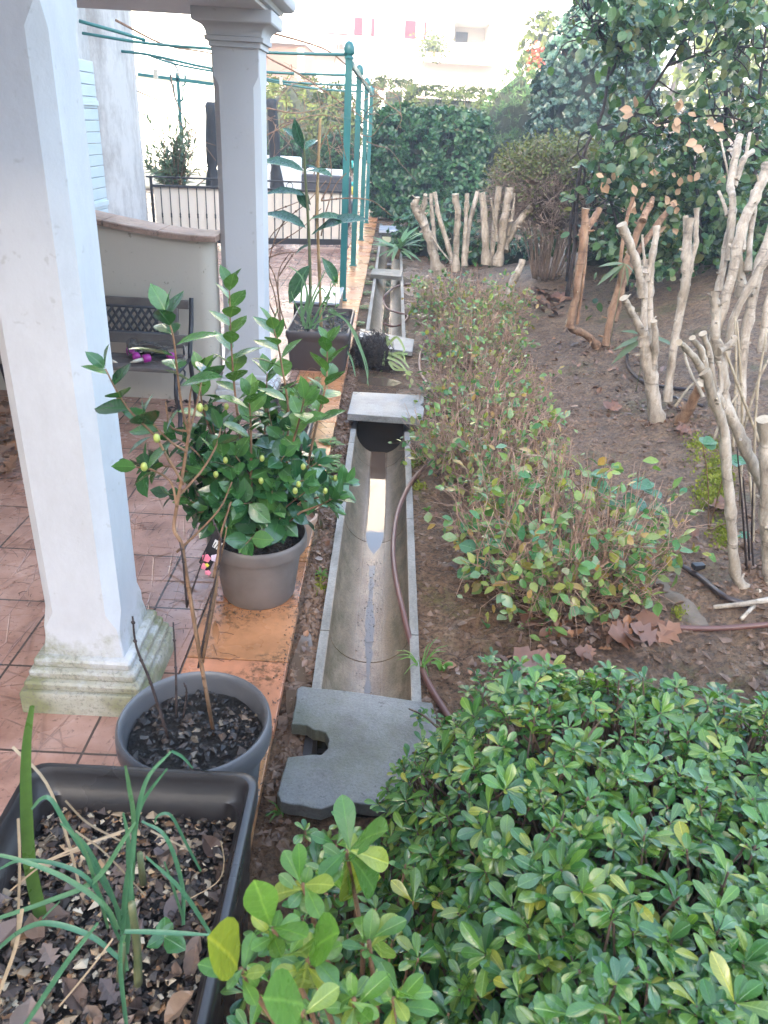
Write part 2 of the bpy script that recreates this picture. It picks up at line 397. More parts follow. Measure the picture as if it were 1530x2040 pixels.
def plaster_mat(name, c, z0=None, stain=(.09, .095, .03), streak=0.0, spots=0.0):
    m, t, p, o = newmat(name); v = coords(t)
    col = ramp(t, noi(t, v, 2.5, 5), [(.3, tuple(x*.94 for x in c)), (.7, c)])
    sep = N(t, 'ShaderNodeSeparateXYZ'); t.links.new(v, sep.inputs[0])
    big = noi(t, v, 7, 7, .72)
    if z0 is not None:
        k = mth(t, 'ADD', mth(t, 'MULTIPLY', mth(t, 'SUBTRACT', z0, sep.outputs[2]), 4.2), mth(t, 'MULTIPLY', mth(t, 'SUBTRACT', big, .5), 2.6))
        k = ramp(t, k, [(.0, 0), (.6, 1)])
        pit = ramp(t, noi(t, v, 75, 6, .8), [(.36, 1), (.5, 0)])
        low = mix(t, ramp(t, noi(t, v, 4.5, 3), [(.38, .1), (.55, 1)]), (.40, .38, .31), stain)
        low = mix(t, mth(t, 'MULTIPLY', pit, .8), low, (.07, .06, .035))
        col = mix(t, mth(t, 'MULTIPLY', k, .85), col, low)
    if streak:
        st = noi(t, coords(t, (1, 1, .45)), 2.2, 8, .8)
        col = mix(t, mth(t, 'MULTIPLY', ramp(t, st, [(.44, 0), (.66, 1)]), streak), col, (.16, .13, .115))
    if spots:
        sp = ramp(t, noi(t, v, 26, 3, .6), [(.66, 0), (.72, 1)])
        col = mix(t, mth(t, 'MULTIPLY', sp, spots), col, (.17, .14, .09))
    t.links.new(col, p.inputs['Base Color']); p.inputs['Roughness'].default_value = .75; p.inputs['Specular IOR Level'].default_value = .3
    bump(t, p, mth(t, 'ADD', big, mth(t, 'MULTIPLY', noi(t, v, 90, 5, .7), .8)), .22, .005); return m
def bark_mat(name, c1, c2, c3):
    m, t, p, o = newmat(name); v = coords(t)
    f = noi(t, coords(t, (1, 1, .3)), 22, 7, .7)
    c = ramp(t, f, [(.3, c1), (.5, c2), (.7, c3)])
    c = mix(t, .7, c, ramp(t, noi(t, v, 5, 4), [(.3, (.48, .44, .36)), (.55, (1.05, 1.05, 1.05))]), 'MULTIPLY')
    k = ramp(t, noi(t, v, 70, 4, .75), [(.62, 0), (.7, .7)])
    c = mix(t, k, c, tuple(x*.35 for x in c1))
    rg = ramp(t, noi(t, coords(t, (.25, .25, 1)), 30, 3, .5, .4), [(.60, 0), (.66, .55), (.72, 0)])
    c = mix(t, rg, c, tuple(x*.5 for x in c1))
    li = ramp(t, noi(t, v, 13, 5, .7), [(.56, 0), (.70, .5)])
    c = mix(t, li, c, tuple(min(.7, x*1.25) for x in c3))
    t.links.new(c, p.inputs['Base Color']); p.inputs['Roughness'].default_value = .7; p.inputs['Specular IOR Level'].default_value = .3
    bump(t, p, mth(t, 'ADD', f, mth(t, 'ADD', rg, noi(t, v, 90, 4))), .6, .006); return m
def water_mat(name, col, r=.02):
    m, t, p, o = newmat(name)
    p.inputs['Base Color'].default_value = (*col, 1); p.inputs['Roughness'].default_value = r; p.inputs['IOR'].default_value = 1.45
    p.inputs['Specular IOR Level'].default_value = .8
    bump(t, p, noi(t, coords(t), 14, 2), .03, .004); return m
def glass_mat():
    m, t, p, o = newmat('clear_plastic')
    p.inputs['Transmission Weight'].default_value = 1.0; p.inputs['IOR'].default_value = 1.1; p.inputs['Roughness'].default_value = .06
    return m

MUD = mud_mat(); TILE = tile_mat(); EDGE = edge_tile_mat(); CHAN = channel_mat()
SLAB = concrete_mat('grey_slab_concrete', (.082, .083, .078), (.18, .177, .168), .45, r=(.25, .7))
SLABW = concrete_mat('wet_slab_concrete', (.15, .15, .15), (.29, .29, .29), .25, r=(.22, .6))
PILLAR = plaster_mat('white_pillar_paint', (.53, .535, .55), .26, (.15, .15, .03), streak=.20, spots=.22)
PILLAR2 = plaster_mat('white_paint', (.56, .555, .56), .1, (.3, .3, .2), spots=.25)
SOFFIT = plaster_mat('porch_paint', (.66, .65, .66))
CREAM = plaster_mat('cream_render', (.52, .465, .39), None, spots=.6)
STAINW = plaster_mat('stained_white_render', (.56, .54, .52), None, streak=.6)
HOUSEW = plaster_mat('pale_house_render', (.80, .76, .68))
COPING = concrete_mat('terracotta_coping', (.30, .19, .14), (.44, .30, .24), .2)
GREEN = simple('green_painted_metal', (.018, .115, .115), (.03, .165, .16), 3, (.3, .45), .05)
BLACKM = simple('black_iron', (.018, .018, .022), (.035, .033, .035), 6, (.35, .55), .1)
PANEL = simple('cream_gate_panel', (.74, .66, .56), (.68, .60, .50), 1.5, (.6, .8), .05)
POTG = simple('taupe_plastic_pot', (.135, .112, .102), (.205, .176, .162), 6, (.3, .6), .12, 30)
POTD = simple('grey_plastic_pot', (.075, .075, .082), (.11, .108, .112), 3, (.28, .45), .06, 60)
TROUGH = simple('dark_brown_plastic', (.016, .0135, .014), (.030, .025, .024), 3, (.22, .42), .06, 60)
TROUGHB = simple('brown_plastic', (.050, .036, .034), (.075, .055, .050), 3, (.35, .5), .06, 60)
SOIL = simple('potting_soil', (.008, .007, .007), (.035, .026, .020), 30, (.3, .8), 1.0, 90, dist=.03)
CHIPS = islandmat('mulch_bits', [(.012,.009,.008), (.02,.014,.011), (.05,.03,.02), (.015,.012,.012), (.035,.022,.016), (.09,.058,.042), (.012,.010,.010), (.03,.02,.017), (.12,.08,.06), (.02,.016,.015), (.46,.33,.20), (.03,.02,.017), (.28,.14,.06), (.012,.012,.014), (.55,.45,.32), (.02,.015,.013), (.38,.25,.14)], .5)
CHIPSD = islandmat('dark_compost_bits', [(.010,.008,.008), (.018,.013,.011), (.03,.02,.016), (.012,.010,.010), (.025,.018,.015), (.06,.04,.03), (.010,.010,.012), (.02,.015,.013), (.014,.012,.012), (.10,.065,.045), (.02,.016,.015), (.25,.19,.13)], .4)
LEAFBITS = islandmat('decaying_leaves', [(.13,.085,.065), (.20,.14,.11), (.09,.055,.042), (.24,.155,.10), (.16,.115,.10), (.06,.038,.032)], .5)
LITTER = islandmat('dry_leaves', [(.07,.036,.022), (.15,.08,.05), (.24,.145,.10), (.14,.06,.03), (.30,.14,.065), (.20,.13,.10), (.09,.048,.034), (.26,.19,.15)], .35)
BIGDRY = islandmat('big_dry_leaves', [(.20,.085,.038), (.26,.125,.07), (.15,.065,.038), (.22,.13,.095)], .3)
TANLEAF = islandmat('tan_dead_leaves', [(.42,.27,.16), (.34,.21,.12), (.48,.33,.22)], .6)
HOSE = simple('brown_hose', (.11, .05, .04), (.15, .07, .055), 4, (.3, .45), .05)
PALEB = bark_mat('pale_pruned_bark', (.19, .15, .115), (.39, .325, .255), (.56, .485, .40))
CUT = simple('cut_wood', (.44, .36, .26), (.33, .26, .18), 60, (.7, .9), .3)
REDB = bark_mat('reddish_bark', (.12, .06, .035), (.26, .15, .09), (.38, .25, .16))
DARKB = bark_mat('dark_bark', (.018, .013, .014), (.04, .03, .03), (.075, .06, .055))
TWIG = bark_mat('brown_twigs', (.12, .07, .045), (.24, .145, .095), (.33, .22, .155))
TWIGP = bark_mat('pinkish_twigs', (.22, .125, .085), (.40, .25, .175), (.52, .36, .265))
STEM = bark_mat('brown_stem', (.11, .055, .03), (.22, .12, .065), (.33, .20, .12))
BRSTEM = bark_mat('dull_brown_stem', (.05, .03, .02), (.10, .062, .04), (.16, .105, .07))
BLKSTEM = bark_mat('blackish_stem', (.02, .014, .014), (.045, .03, .028), (.09, .06, .05))
STRAWC = bark_mat('pale_straw_cane', (.24, .18, .12), (.40, .32, .22), (.50, .42, .31))
CANE = bark_mat('bamboo_cane', (.30, .18, .08), (.45, .29, .14), (.5, .36, .2))
GSTEM = simple('green_stem', (.10, .13, .05), (.16, .15, .07), 20, (.5, .6), .1)
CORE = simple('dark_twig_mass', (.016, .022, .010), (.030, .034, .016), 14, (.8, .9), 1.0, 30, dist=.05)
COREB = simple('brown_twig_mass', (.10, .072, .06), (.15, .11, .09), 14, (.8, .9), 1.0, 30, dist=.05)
L_CAM = leafmat('camellia_leaf', [(.014,.06,.022), (.028,.10,.03), (.048,.14,.035), (.075,.185,.045)], .18, .75, .15, None, .45)
L_CAMY = leafmat('young_camellia_leaf', [(.05,.135,.03), (.085,.19,.045), (.12,.23,.055)], .27, .5, .25, None, .45)
L_PIT = leafmat('pittosporum_leaf', [(.014,.06,.018), (.028,.10,.022), (.05,.15,.028), (.08,.19,.03), (.12,.225,.035), (.04,.125,.035), (.14,.23,.04), (.04,.11,.05), (.07,.17,.035), (.27,.28,.04)], .17, .65, .25, None, .5)
L_SHOOT = leafmat('bright_shoot_leaf', [(.055,.15,.025), (.10,.215,.035), (.13,.25,.045), (.06,.15,.04), (.20,.30,.09), (.26,.29,.03)], .30, .45, .3, None, .4)
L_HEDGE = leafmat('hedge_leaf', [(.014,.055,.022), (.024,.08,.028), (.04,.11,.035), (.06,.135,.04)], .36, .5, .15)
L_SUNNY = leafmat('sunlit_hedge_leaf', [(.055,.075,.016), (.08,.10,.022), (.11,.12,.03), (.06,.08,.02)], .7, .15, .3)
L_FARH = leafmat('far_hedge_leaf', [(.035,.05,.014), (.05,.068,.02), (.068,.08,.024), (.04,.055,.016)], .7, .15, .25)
L_CONIF = leafmat('conifer_spray', [(.045,.10,.04), (.065,.125,.045), (.10,.16,.055)], .6, .3, .2)
L_IVY = leafmat('ivy_leaf', [(.025,.06,.045), (.045,.095,.06), (.07,.12,.085), (.10,.14,.09)], .3, .5, .12)
L_TREE = leafmat('shrub_leaf', [(.018,.05,.026), (.03,.08,.03), (.05,.115,.04), (.08,.15,.045), (.045,.095,.05), (.12,.17,.06), (.025,.065,.03), (.20,.19,.06)], .36, .45, .25)
L_SPARSE = leafmat('sparse_bush_leaf', [(.06,.18,.08), (.10,.23,.07), (.16,.29,.09), (.28,.35,.08), (.10,.22,.12), (.36,.35,.07), (.17,.29,.17), (.44,.26,.08), (.12,.26,.07)], .26, .5, .3)
L_BROWNT = leafmat('tiny_olive_leaf', [(.12,.15,.045), (.17,.19,.06), (.11,.13,.05), (.19,.16,.08)], .6, .3, .15)
L_LOQ = leafmat('loquat_leaf', [(.018,.075,.042), (.03,.10,.05), (.045,.12,.05)], .33, .55, .15, None, 1.0)
L_LEEK = leafmat('leek_leaf', [(.06,.165,.085), (.085,.20,.11), (.10,.20,.09)], .42, .45, .2)
L_BLADE = leafmat('flat_green_blade', [(.06,.13,.03), (.10,.17,.04)], .4, .45, .2)
L_STRAW = leafmat('dry_straw', [(.38,.27,.17), (.46,.34,.22), (.30,.21,.13)], .6, .3, .15, (1, .9, .8))
L_SPIDER = leafmat('pale_strap_leaf', [(.30,.38,.16), (.45,.50,.26), (.22,.32,.12), (.36,.40,.20)], .45, .4, .2)
L_STRAP = leafmat('green_strap_leaf', [(.10,.21,.09), (.16,.28,.13), (.12,.22,.10)], .4, .45, .2)
L_OLEA = leafmat('oleander_leaf', [(.09,.14,.085), (.13,.19,.11), (.18,.23,.15), (.10,.15,.07)], .5, .4, .25)
L_MOSS = leafmat('moss_tuft', [(.20,.24,.03), (.28,.30,.04), (.15,.19,.03), (.33,.32,.07)], .8, .2, .2)
L_CLOVER = leafmat('weed_leaf', [(.06,.16,.03), (.10,.22,.04), (.14,.26,.06)], .5, .4, .25)
L_SEED = leafmat('broad_seedling_leaf', [(.045,.135,.065), (.07,.18,.085), (.10,.21,.09)], .33, .5, .2, None, .6)
WATER = water_mat('still_water', (.12, .075, .05))
MUDWATER = water_mat('muddy_water', (.11, .07, .045), .16)
IRONW = simple('weathered_bench_wood', (.085, .068, .060), (.15, .125, .112), 10, (.6, .8), .4, 50)
CAST = simple('dark_cast_iron', (.020, .021, .027), (.035, .034, .040), 10, (.4, .6), .2)
MAGENTA = simple('magenta_plastic', (.34, .02, .24), (.28, .016, .20), 10, (.3, .4), 0)
OFFW = simple('offwhite_plastic', (.6, .54, .44), (.5, .45, .36), 10, (.4, .5), 0)
CLEAR = glass_mat()
FABRICB = simple('black_parasol_cover', (.018, .018, .022), (.035, .035, .04), 5, (.5, .75), .4, 14, dist=.03)
SOFAG = simple('dark_grey_wicker', (.045, .043, .05), (.07, .066, .075), 30, (.6, .8), .4, 90)
CUSH = simple('white_cushion', (.78, .78, .76), (.72, .72, .70), 3, (.8, .9), .1)
SHUT = simple('pale_blue_shutter_paint', (.52, .60, .62), (.47, .55, .58), 3, (.4, .55), .05)
REDSH = simple('red_shutter_paint', (.10, .022, .032), (.09, .02, .028), 3, (.9, .95), 0, 40, .05)
APT = plaster_mat('pale_apartment_render', (.60, .55, .50))
APTR = plaster_mat('peach_render', (.50, .30, .22))
DARKIN = simple('dark_opening', (.05, .045, .045), (.07, .06, .06), 3, (.5, .7), 0)
TERRA = simple('terracotta_pot', (.36, .15, .08), (.44, .2, .11), 6, (.6, .8), .2)
CLAYB = simple('beige_clay_pot', (.42, .27, .19), (.5, .34, .25), 6, (.5, .7), .2)
BUD = simple('camellia_bud', (.28, .34, .06), (.36, .38, .10), 30, (.35, .5), 0)
PINK = simple('pink_petal_print', (.75, .16, .26), (.8, .28, .36), 60, (.3, .4), 0)
PALEPK = simple('pale_petal_print', (.66, .50, .62), (.78, .68, .78), 60, (.3, .4), 0)
YELL = simple('yellow_print', (.75, .68, .08), (.7, .6, .06), 60, (.3, .4), 0)
CARDB = simple('black_card', (.012, .011, .014), (.02, .018, .022), 10, (.15, .25), 0)
WHITEP = simple('white_print', (.75, .74, .72), (.7, .7, .68), 10, (.3, .4), 0)
ROOTM = simple('root_mass', (.012, .009, .008), (.07, .045, .03), 40, (.4, .8), 1.0, 60, dist=.03)
ZINC_SHEEN = simple('metal_lid_and_sky_sheen', (.35, .37, .42), (.45, .47, .52), 6, (.12, .3), .05)
TEAL = simple('turquoise_beads', (.05, .55, .5), (.04, .45, .42), 10, (.2, .3), 0)
EARTHPALE = simple('pale_sunlit_ground', (.50, .44, .34), (.40, .36, .26), 2, (.8, .9), .3)
ROOFT = simple('clay_roof', (.42, .20, .12), (.5, .27, .17), 5, (.7, .8), .3)
HOSEB = simple('dark_irrigation_pipe', (.030, .020, .019), (.045, .03, .028), 5, (.3, .5), .05)
SHEETF = simple('brown_weed_fabric', (.10, .075, .052), (.17, .125, .088), 14, (.5, .8), .5, 120)

# ================================================================== SETTING
def ground():
    xs = np.concatenate([np.linspace(-70, -8, 14), np.linspace(-7, -.9, 12), [-.7, -.58, -.45, -.36, -.30, -.26, -.235, -.21, -.19, -.175],
                         np.linspace(-.15, .15, 9), [.175], np.linspace(.2, 2.6, 97), np.linspace(2.66, 5.2, 38), np.linspace(5.4, 9, 15), np.linspace(10, 70, 16)])
    ys = np.concatenate([np.linspace(-45, -3, 10), np.linspace(-2.5, .9, 14), np.linspace(1.0, 1.38, 14), [1.43], np.linspace(1.46, 4.69, 124), [4.72], np.linspace(4.75, 6.12, 46), [6.15],
                         np.linspace(6.2, 9, 66), np.linspace(9.07, 13.1, 60), [13.2], np.linspace(13.4, 18, 32), np.linspace(18.5, 34, 24), np.linspace(36, 140, 20)])
    V = []; nx = len(xs)
    for y in ys:
        for x in xs:
            z = height(x, y)
            if x < -.45: z = min(z, -.06)
            V.append((x, y, z))
    F = []
    for j in range(len(ys) - 1):
        ym = (ys[j] + ys[j+1]) / 2
        tr = 1.43 < ym < 4.72 or 6.15 < ym < 13.2
        for i in range(nx - 1):
            if tr and -.175 < (xs[i] + xs[i+1]) / 2 < .175: continue
            b = j*nx + i; F.append((b, b+1, b+nx+1, b+nx))
    mb = MB().add(V, F)
    o = mb.build('ground', [MUD]); o['kind'] = 'structure'
ground()
mb = MB()
for y0, y1 in ((20, 120),):
    mb.box(-70, -3.2, 19.5, 120, -.05, .02)
o = mb.build('driveway', [EARTHPALE]); o['kind'] = 'structure'

mb = MB().box(-3.3, -.606, -1.5, 15.6, -.12, 0); o = mb.build('terrace_floor', [TILE], smooth=False); o['kind'] = 'structure'
mb = MB()
y = 1.363 - .325*9
while y < 15.5:
    dx = random.uniform(-.003, .003)
    mb.box(-.598, -.268 + dx, y + .003, y + .322, -.03, .003 + random.uniform(0, .002)); y += .325
o = mb.build('terrace_edging', [EDGE], smooth=False, bevel=.003); o['kind'] = 'structure'
o = MB().box(-.604, -.272, -1.5, 15.6, -.12, -.006).build('terrace_mortar', [simple('mortar', (.12, .10, .085), (.17, .15, .13), 20, (.6, .8), .4)], smooth=False); o['kind'] = 'structure'

# puddles and channel water (flat real water surfaces)
def blob(poly, z, name, m):
    c = np.mean(poly, axis=0); V = [(c[0], c[1], z)] + [(p[0], p[1], z) for p in poly]; n = len(poly)
    o = MB().add(V, [(0, 1+k, 1+(k+1) % n) for k in range(n)]).build(name, [m], smooth=False); o['kind'] = 'structure'
def wob(cx, cy, rx, ry, n=26, a=.25):
    s = random.uniform(0, 50)
    return [(cx + rx*math.cos(2*math.pi*k/n)*(1+a*vn(math.cos(2*math.pi*k/n), math.sin(2*math.pi*k/n), 1.7, s)), cy + ry*math.sin(2*math.pi*k/n)*(1+a*vn(math.cos(2*math.pi*k/n), math.sin(2*math.pi*k/n), 1.9, s+9))) for k in range(n)]
blob(wob(-.222, 2.0, .034, .22), -.0315, 'puddle_water', MUDWATER)
blob(wob(-.02, 5.26, .15, .10), -.0335, 'puddle_water', MUDWATER)
# drain channel
def chan_bottom(y):
    if y < 3.05: return -.147 + .004*math.sin(y*3)
    if y < 5.2: return -.147 - .014*min(1, (y-3.05)/.25)
    return -.15
def channel(joints, label):
    t = thing('drain_channel', label, 'drain channel', (0, joints[0], -.1))
    for a, b in zip(joints[:-1], joints[1:]):
        mb = MB(); n = 16; rings = []
        for yy in np.linspace(a + .003, b - .003, 7):
            zb = chan_bottom(yy); zr = -.012; jt = .0015*vn(yy, 3, 5)
            inn = [(-.143*math.cos(math.pi*k/n), yy, zr - (zr - zb)*math.sin(math.pi*k/n)) for k in range(n+1)]
            rings.append([(-.175 + jt, yy, zb - .04), (-.175 + jt, yy, zr)] + inn + [(.175 + jt, yy, zr), (.175 + jt, yy, zb - .04)])
        mb.loft(rings); mb.build('channel_section', [CHAN], t, True, 0, 35)
channel([1.86, 2.22, 3.118, 4.02, 4.24], 'half-round concrete drain channel open beside the orange edge tiles, holding water')
t = thing('shade_pit', 'dark-walled pits added under the slabs so the drain openings turn black', 'shade pit', (0, 4.5, -.5))
for y0, y1 in ((1.432, 1.855), (4.245, 4.718)):
    mb = MB().box(-.174, .174, y0, y1, -.62, -.6).box(-.176, -.15, y0, y1, -.598, -.04).box(.15, .176, y0, y1, -.598, -.04).box(-.148, .148, y0 + .001, y0 + .02, -.598, -.215).box(-.148, .148, y1 - .02, y1 - .001, -.598, -.04 if y0 > 3 else -.215)
    mb.build('dark_pit_wall', [DARKIN], t, False)  # pits added below the slabs, dark walls make the openings black
channel([6.16, 7.05, 7.95, 8.85, 9.45], 'wet concrete drain channel stretch beyond the uprooted root ball, crossed by a hose')
channel([9.46, 10.4, 11.3, 12.2, 13.15], 'farthest concrete drain channel stretch behind the spiky plant')
def chunk(mb, c, s, m=0):
    sx, sy, sz = s*random.uniform(.7, 1.6), s*random.uniform(.7, 1.5), s*random.uniform(.3, .9)
    V = RS.normal(0, 1, (6, 3)); B = np.array([(1,0,0),(-1,0,0),(0,1,0),(0,-1,0),(0,0,1),(0,0,-1)], float) + V*.25
    B *= (sx, sy, sz); q = random.uniform(0, 6.28); cc, ss = math.cos(q), math.sin(q)
    B = np.stack([B[:, 0]*cc - B[:, 1]*ss, B[:, 0]*ss + B[:, 1]*cc, B[:, 2] + B[:, 0]*random.uniform(-.5, .5)], 1) + np.array(c)
    mb.add(B, [(0,2,4),(2,1,4),(1,3,4),(3,0,4),(2,0,5),(1,2,5),(3,1,5),(0,3,5)], m)
def strip(name, ys, wfun, zfun, m, jit=0):
    V = []; F = []
    for y in ys:
        w = wfun(y); c = .004*math.sin(y*4)
        V += [(c - w*(1 + jit*vn(y, 1, 14)), y, zfun(y)), (c + w*(1 + jit*vn(y, 7, 14)), y, zfun(y))]
    for i in range(len(ys)-1): F.append((2*i, 2*i+1, 2*i+3, 2*i+2))
    o = MB().add(V, F).build(name, [m], smooth=False); o['kind'] = 'structure'
strip('channel_water', np.linspace(2.86, 4.23, 40), lambda y: .042 if y > 3.12 else (.052 if y > 3.0 else .012 + .04*max(0, (y-2.86)/.14)), lambda y: -.1465, WATER, .08)
strip('channel_water', np.linspace(1.87, 2.90, 120), lambda y: max(.003, .012 + .012*vn(y, 2, 3.5) + .006*vn(y, 5, 17)), lambda y: chan_bottom(y) + .0016, MUDWATER, .5)
mb = MB()
for k in range(260):
    yy = random.uniform(1.88, 2.95); xx = random.gauss(0, .02); chunk(mb, (xx, yy, max(chan_bottom(yy), -.1475) + .002 + xx*xx*3.4), random.choice([.001, .0015, .002])*random.uniform(.8, 1.5))
for k in range(22):
    yy = random.uniform(1.9, 2.9); xx = random.gauss(0, .03); a = random.uniform(0, 6.3); p = np.array([xx, yy, max(chan_bottom(yy), -.1475) + .004 + xx*xx*3.4]); mb.tube([p, p + np.array([math.cos(a), math.sin(a), .1])*random.uniform(.01, .035)], .0009, 3)
o = mb.build('channel_silt', [simple('wet_silt', (.06, .038, .026), (.14, .09, .062), 30, (.15, .4), .4)], None, False); tag(o, 'crumbs of wet silt along the bottom of the open drain', 'silt', None, 'stuff')
strip('channel_water', np.linspace(6.2, 9.4, 40), lambda y: .03, lambda y: -.1455, WATER, .3)
strip('channel_water', np.linspace(9.5, 13.1, 40), lambda y: .03, lambda y: -.1455, WATER, .3)

# cover slabs
def slab(poly, z0, z1, label, m, tilt=None):
    mb = MB().prism(poly, z0, z1)
    if tilt:
        V = mb.V[0]; c = V.mean(0); V[:, 2] += (V[:, 0]-c[0])*tilt[0] + (V[:, 1]-c[1])*tilt[1]
    o = mb.build('cover_slab', [m], None, False, .0035); tag(o, label, 'slab', 'concrete drain covers')
def rough(poly, n=3, a=.004):
    o = []
    for i, p in enumerate(poly):
        q = poly[(i+1) % len(poly)]
        for k in range(n):
            t = k/n; o.append((p[0]+(q[0]-p[0])*t + random.uniform(-a, a)*(k > 0), p[1]+(q[1]-p[1])*t + random.uniform(-a, a)*(k > 0)))
    return o
def px(l, z): return [tuple(gnd(a, b, z)[:2]) for a, b in l]
slab(rough(px([(600, 1366), (720, 1380), (862, 1400), (880, 1500), (905, 1612), (800, 1608), (680, 1597), (640, 1612), (560, 1597), (552, 1582), (572, 1508), (615, 1503), (640, 1503), (653, 1490), (655, 1472), (648, 1458), (622, 1452), (612, 1444), (580, 1442), (588, 1405), (592, 1372)], .03), 4, .0018), -.012, .03,
     'large grey concrete slab with a notched hole in its edge, nearest the planter', SLAB)
slab(rough(px([(703, 780), (840, 787), (845, 792), (844, 802), (838, 806), (845, 812), (843, 830), (836, 834), (760, 829), (692, 824)], .06), 2, .001), .018, .06,
     'thick pale concrete slab raised over the dark mouth of the channel', SLABW)
slab(rough(px([(718, 657), (826, 672), (822, 697), (712, 690)], .03), 2, .003), -.008, .028, 'thin wet grey slab lying askew behind the uprooted root ball', SLABW, (-.06, 0))
slab(rough(px([(742, 536), (803, 538), (800, 552), (738, 547)], .03), 2, .003), -.01, .035, 'grey slab bridging the channel behind the looped hose', SLAB)
o = MB().prism(px([(757, 449), (800, 450), (800, 460), (755, 458)], .12), .08, .12).build('cover_slab', [ZINC_SHEEN], None, False, .004)
tag(o, 'shiny bluish lid at the far end of the drain', 'slab', 'concrete drain covers')
o = MB().box(-.2, -.15, 13.25, 14.0, -.06, .079).box(.14, .2, 13.25, 14.0, -.06, .079).build('lid_frame', [SLAB], None, False, .004)
tag(o, 'low concrete kerb frame carrying the shiny lid at the drain end', 'frame')

# ================================================================== PORCH, PILLARS, WALLS
def sq(cx, cy, h, z, ch=0.0):
    c = max(ch, .0005)
    return [(cx-h+c, cy-h, z), (cx+h-c, cy-h, z), (cx+h, cy-h+c, z), (cx+h, cy+h-c, z), (cx+h-c, cy+h, z), (cx-h+c, cy+h, z), (cx-h, cy+h-c, z), (cx-h, cy-h+c, z)]
def pillar(cx, cy, hs, label, mat, zt=2.08, base=.18):
    t = thing('porch_pillar', label, 'pillar', (cx, cy, 0), 'white porch pillars')
    k = base/.18
    r = [sq(cx, cy, base, -.02, .004), sq(cx, cy, base, .068, .004), sq(cx, cy, base-.004, .075, .006)]
    h, z = base - .012, .075
    for i in range(3):
        r += [sq(cx, cy, h-.004, z+.001, .006), sq(cx, cy, h, z+.006, .006), sq(cx, cy, h, z+.022, .006), sq(cx, cy, h-.005, z+.029, .006), sq(cx, cy, h-.013, z+.031, .006)]
        h -= .0135*k; z += .032
    MB().loft(r).build('pillar_base', [mat], t, True, 0, 30)
    r = [sq(cx, cy, hs+.008, z-.004, .004), sq(cx, cy, hs+.006, z+.02, .004), sq(cx, cy, hs, z+.055, .004), sq(cx, cy, hs, z+.09, .006), sq(cx, cy, hs, z+.14, .034),
         sq(cx, cy, hs, zt-.34, .034), sq(cx, cy, hs, zt-.29, .006), sq(cx, cy, hs, zt-.15, .004)]
    MB().loft(r).build('pillar_shaft', [mat], t, True, 0, 30)
    z = zt - .15
    r = [sq(cx, cy, hs+.012, z-.012, .004), sq(cx, cy, hs+.012, z+.012, .004), sq(cx, cy, hs+.026, z+.014, .004), sq(cx, cy, hs+.03, z+.034, .004), sq(cx, cy, hs+.018, z+.036, .004)]
    for i in range(5):
        a = i/4*math.pi/2; r.append(sq(cx, cy, hs+.02+.055*(1-math.cos(a)), z+.038+.055*math.sin(a), .004))
    r += [sq(cx, cy, hs+.08, z+.1, .004), sq(cx, cy, hs+.08, zt+.002, .004)]
    MB().loft(r).build('pillar_capital', [mat], t, True, 0, 30)
pillar(-.831, 1.90, .109, 'large white pillar nearest the camera, its stepped base stained with green algae', PILLAR)
pillar(-.86, 4.73, .125, 'white pillar with a moulded capital beside the low wall, further down the terrace', PILLAR2)
t = thing('porch_roof', 'white porch ceiling and moulded cornice carried by the two pillars', 'porch roof', (-1.9, 3.2, 2.08))
MB().box(-3.2, -.69, .6, 4.95, 2.083, 2.5).build('ceiling', [SOFFIT], t, False, .004)
pr = []
for z, x in ((2.10, -.69), (2.10, -.665), (2.118, -.655), (2.122, -.62), (2.132, -.603), (2.15, -.594), (2.175, -.594), (2.19, -.603), (2.2, -.62), (2.2, -.69)): pr.append((x, z))
MB().loft([[(x, yy - (x+.69)*(-1 if yy > 3 else 1), z) for x, z in pr] for yy in (.6, 4.95)]).build('cornice', [PILLAR2], t, True, 0, 30)

# house facade on the left, stained end, shutter
t = thing('house', 'white rendered house wall with dark water stains behind the low wall', 'house', (-3.3, 4, 0))
mb = MB()
rings = []
for z in (-.1, 4.2):
    rings.append([(-9, -1.2, z), (-3.3, -1.2, z), (-3.3, 9.38, z), (-3.25, 9.42, z), (-3.17, 9.6, z), (-3.12, 9.9, z), (-3.12, 10.25, z), (-3.19, 10.6, z), (-3.36, 10.8, z), (-9, 10.8, z)])
mb.loft(rings).build('wall', [STAINW], t, True, 0, 40)
MB().box(-9.3, -2.9, -1.4, 10.9, 4.203, 4.35).build('roof', [ROOFT], t, False, .01)
mb = MB()
a = at(166, 172, 8.0); 
for i in range(16):
    z0 = .25 + i*.112
    mb.box(-3.29, -3.262, 8.2, 9.34, z0, z0 + .106)
sh = mb.build('shutter', [SHUT], t, False, .004)
sh['label'] = 'pale blue louvred shutter folded against the wall'
for z0 in (.62, 1.62): MB().box(-3.261, -3.245, 8.2, 9.34, z0, z0 + .05).build('hinge_bar', [SHUT], sh, False, .003)

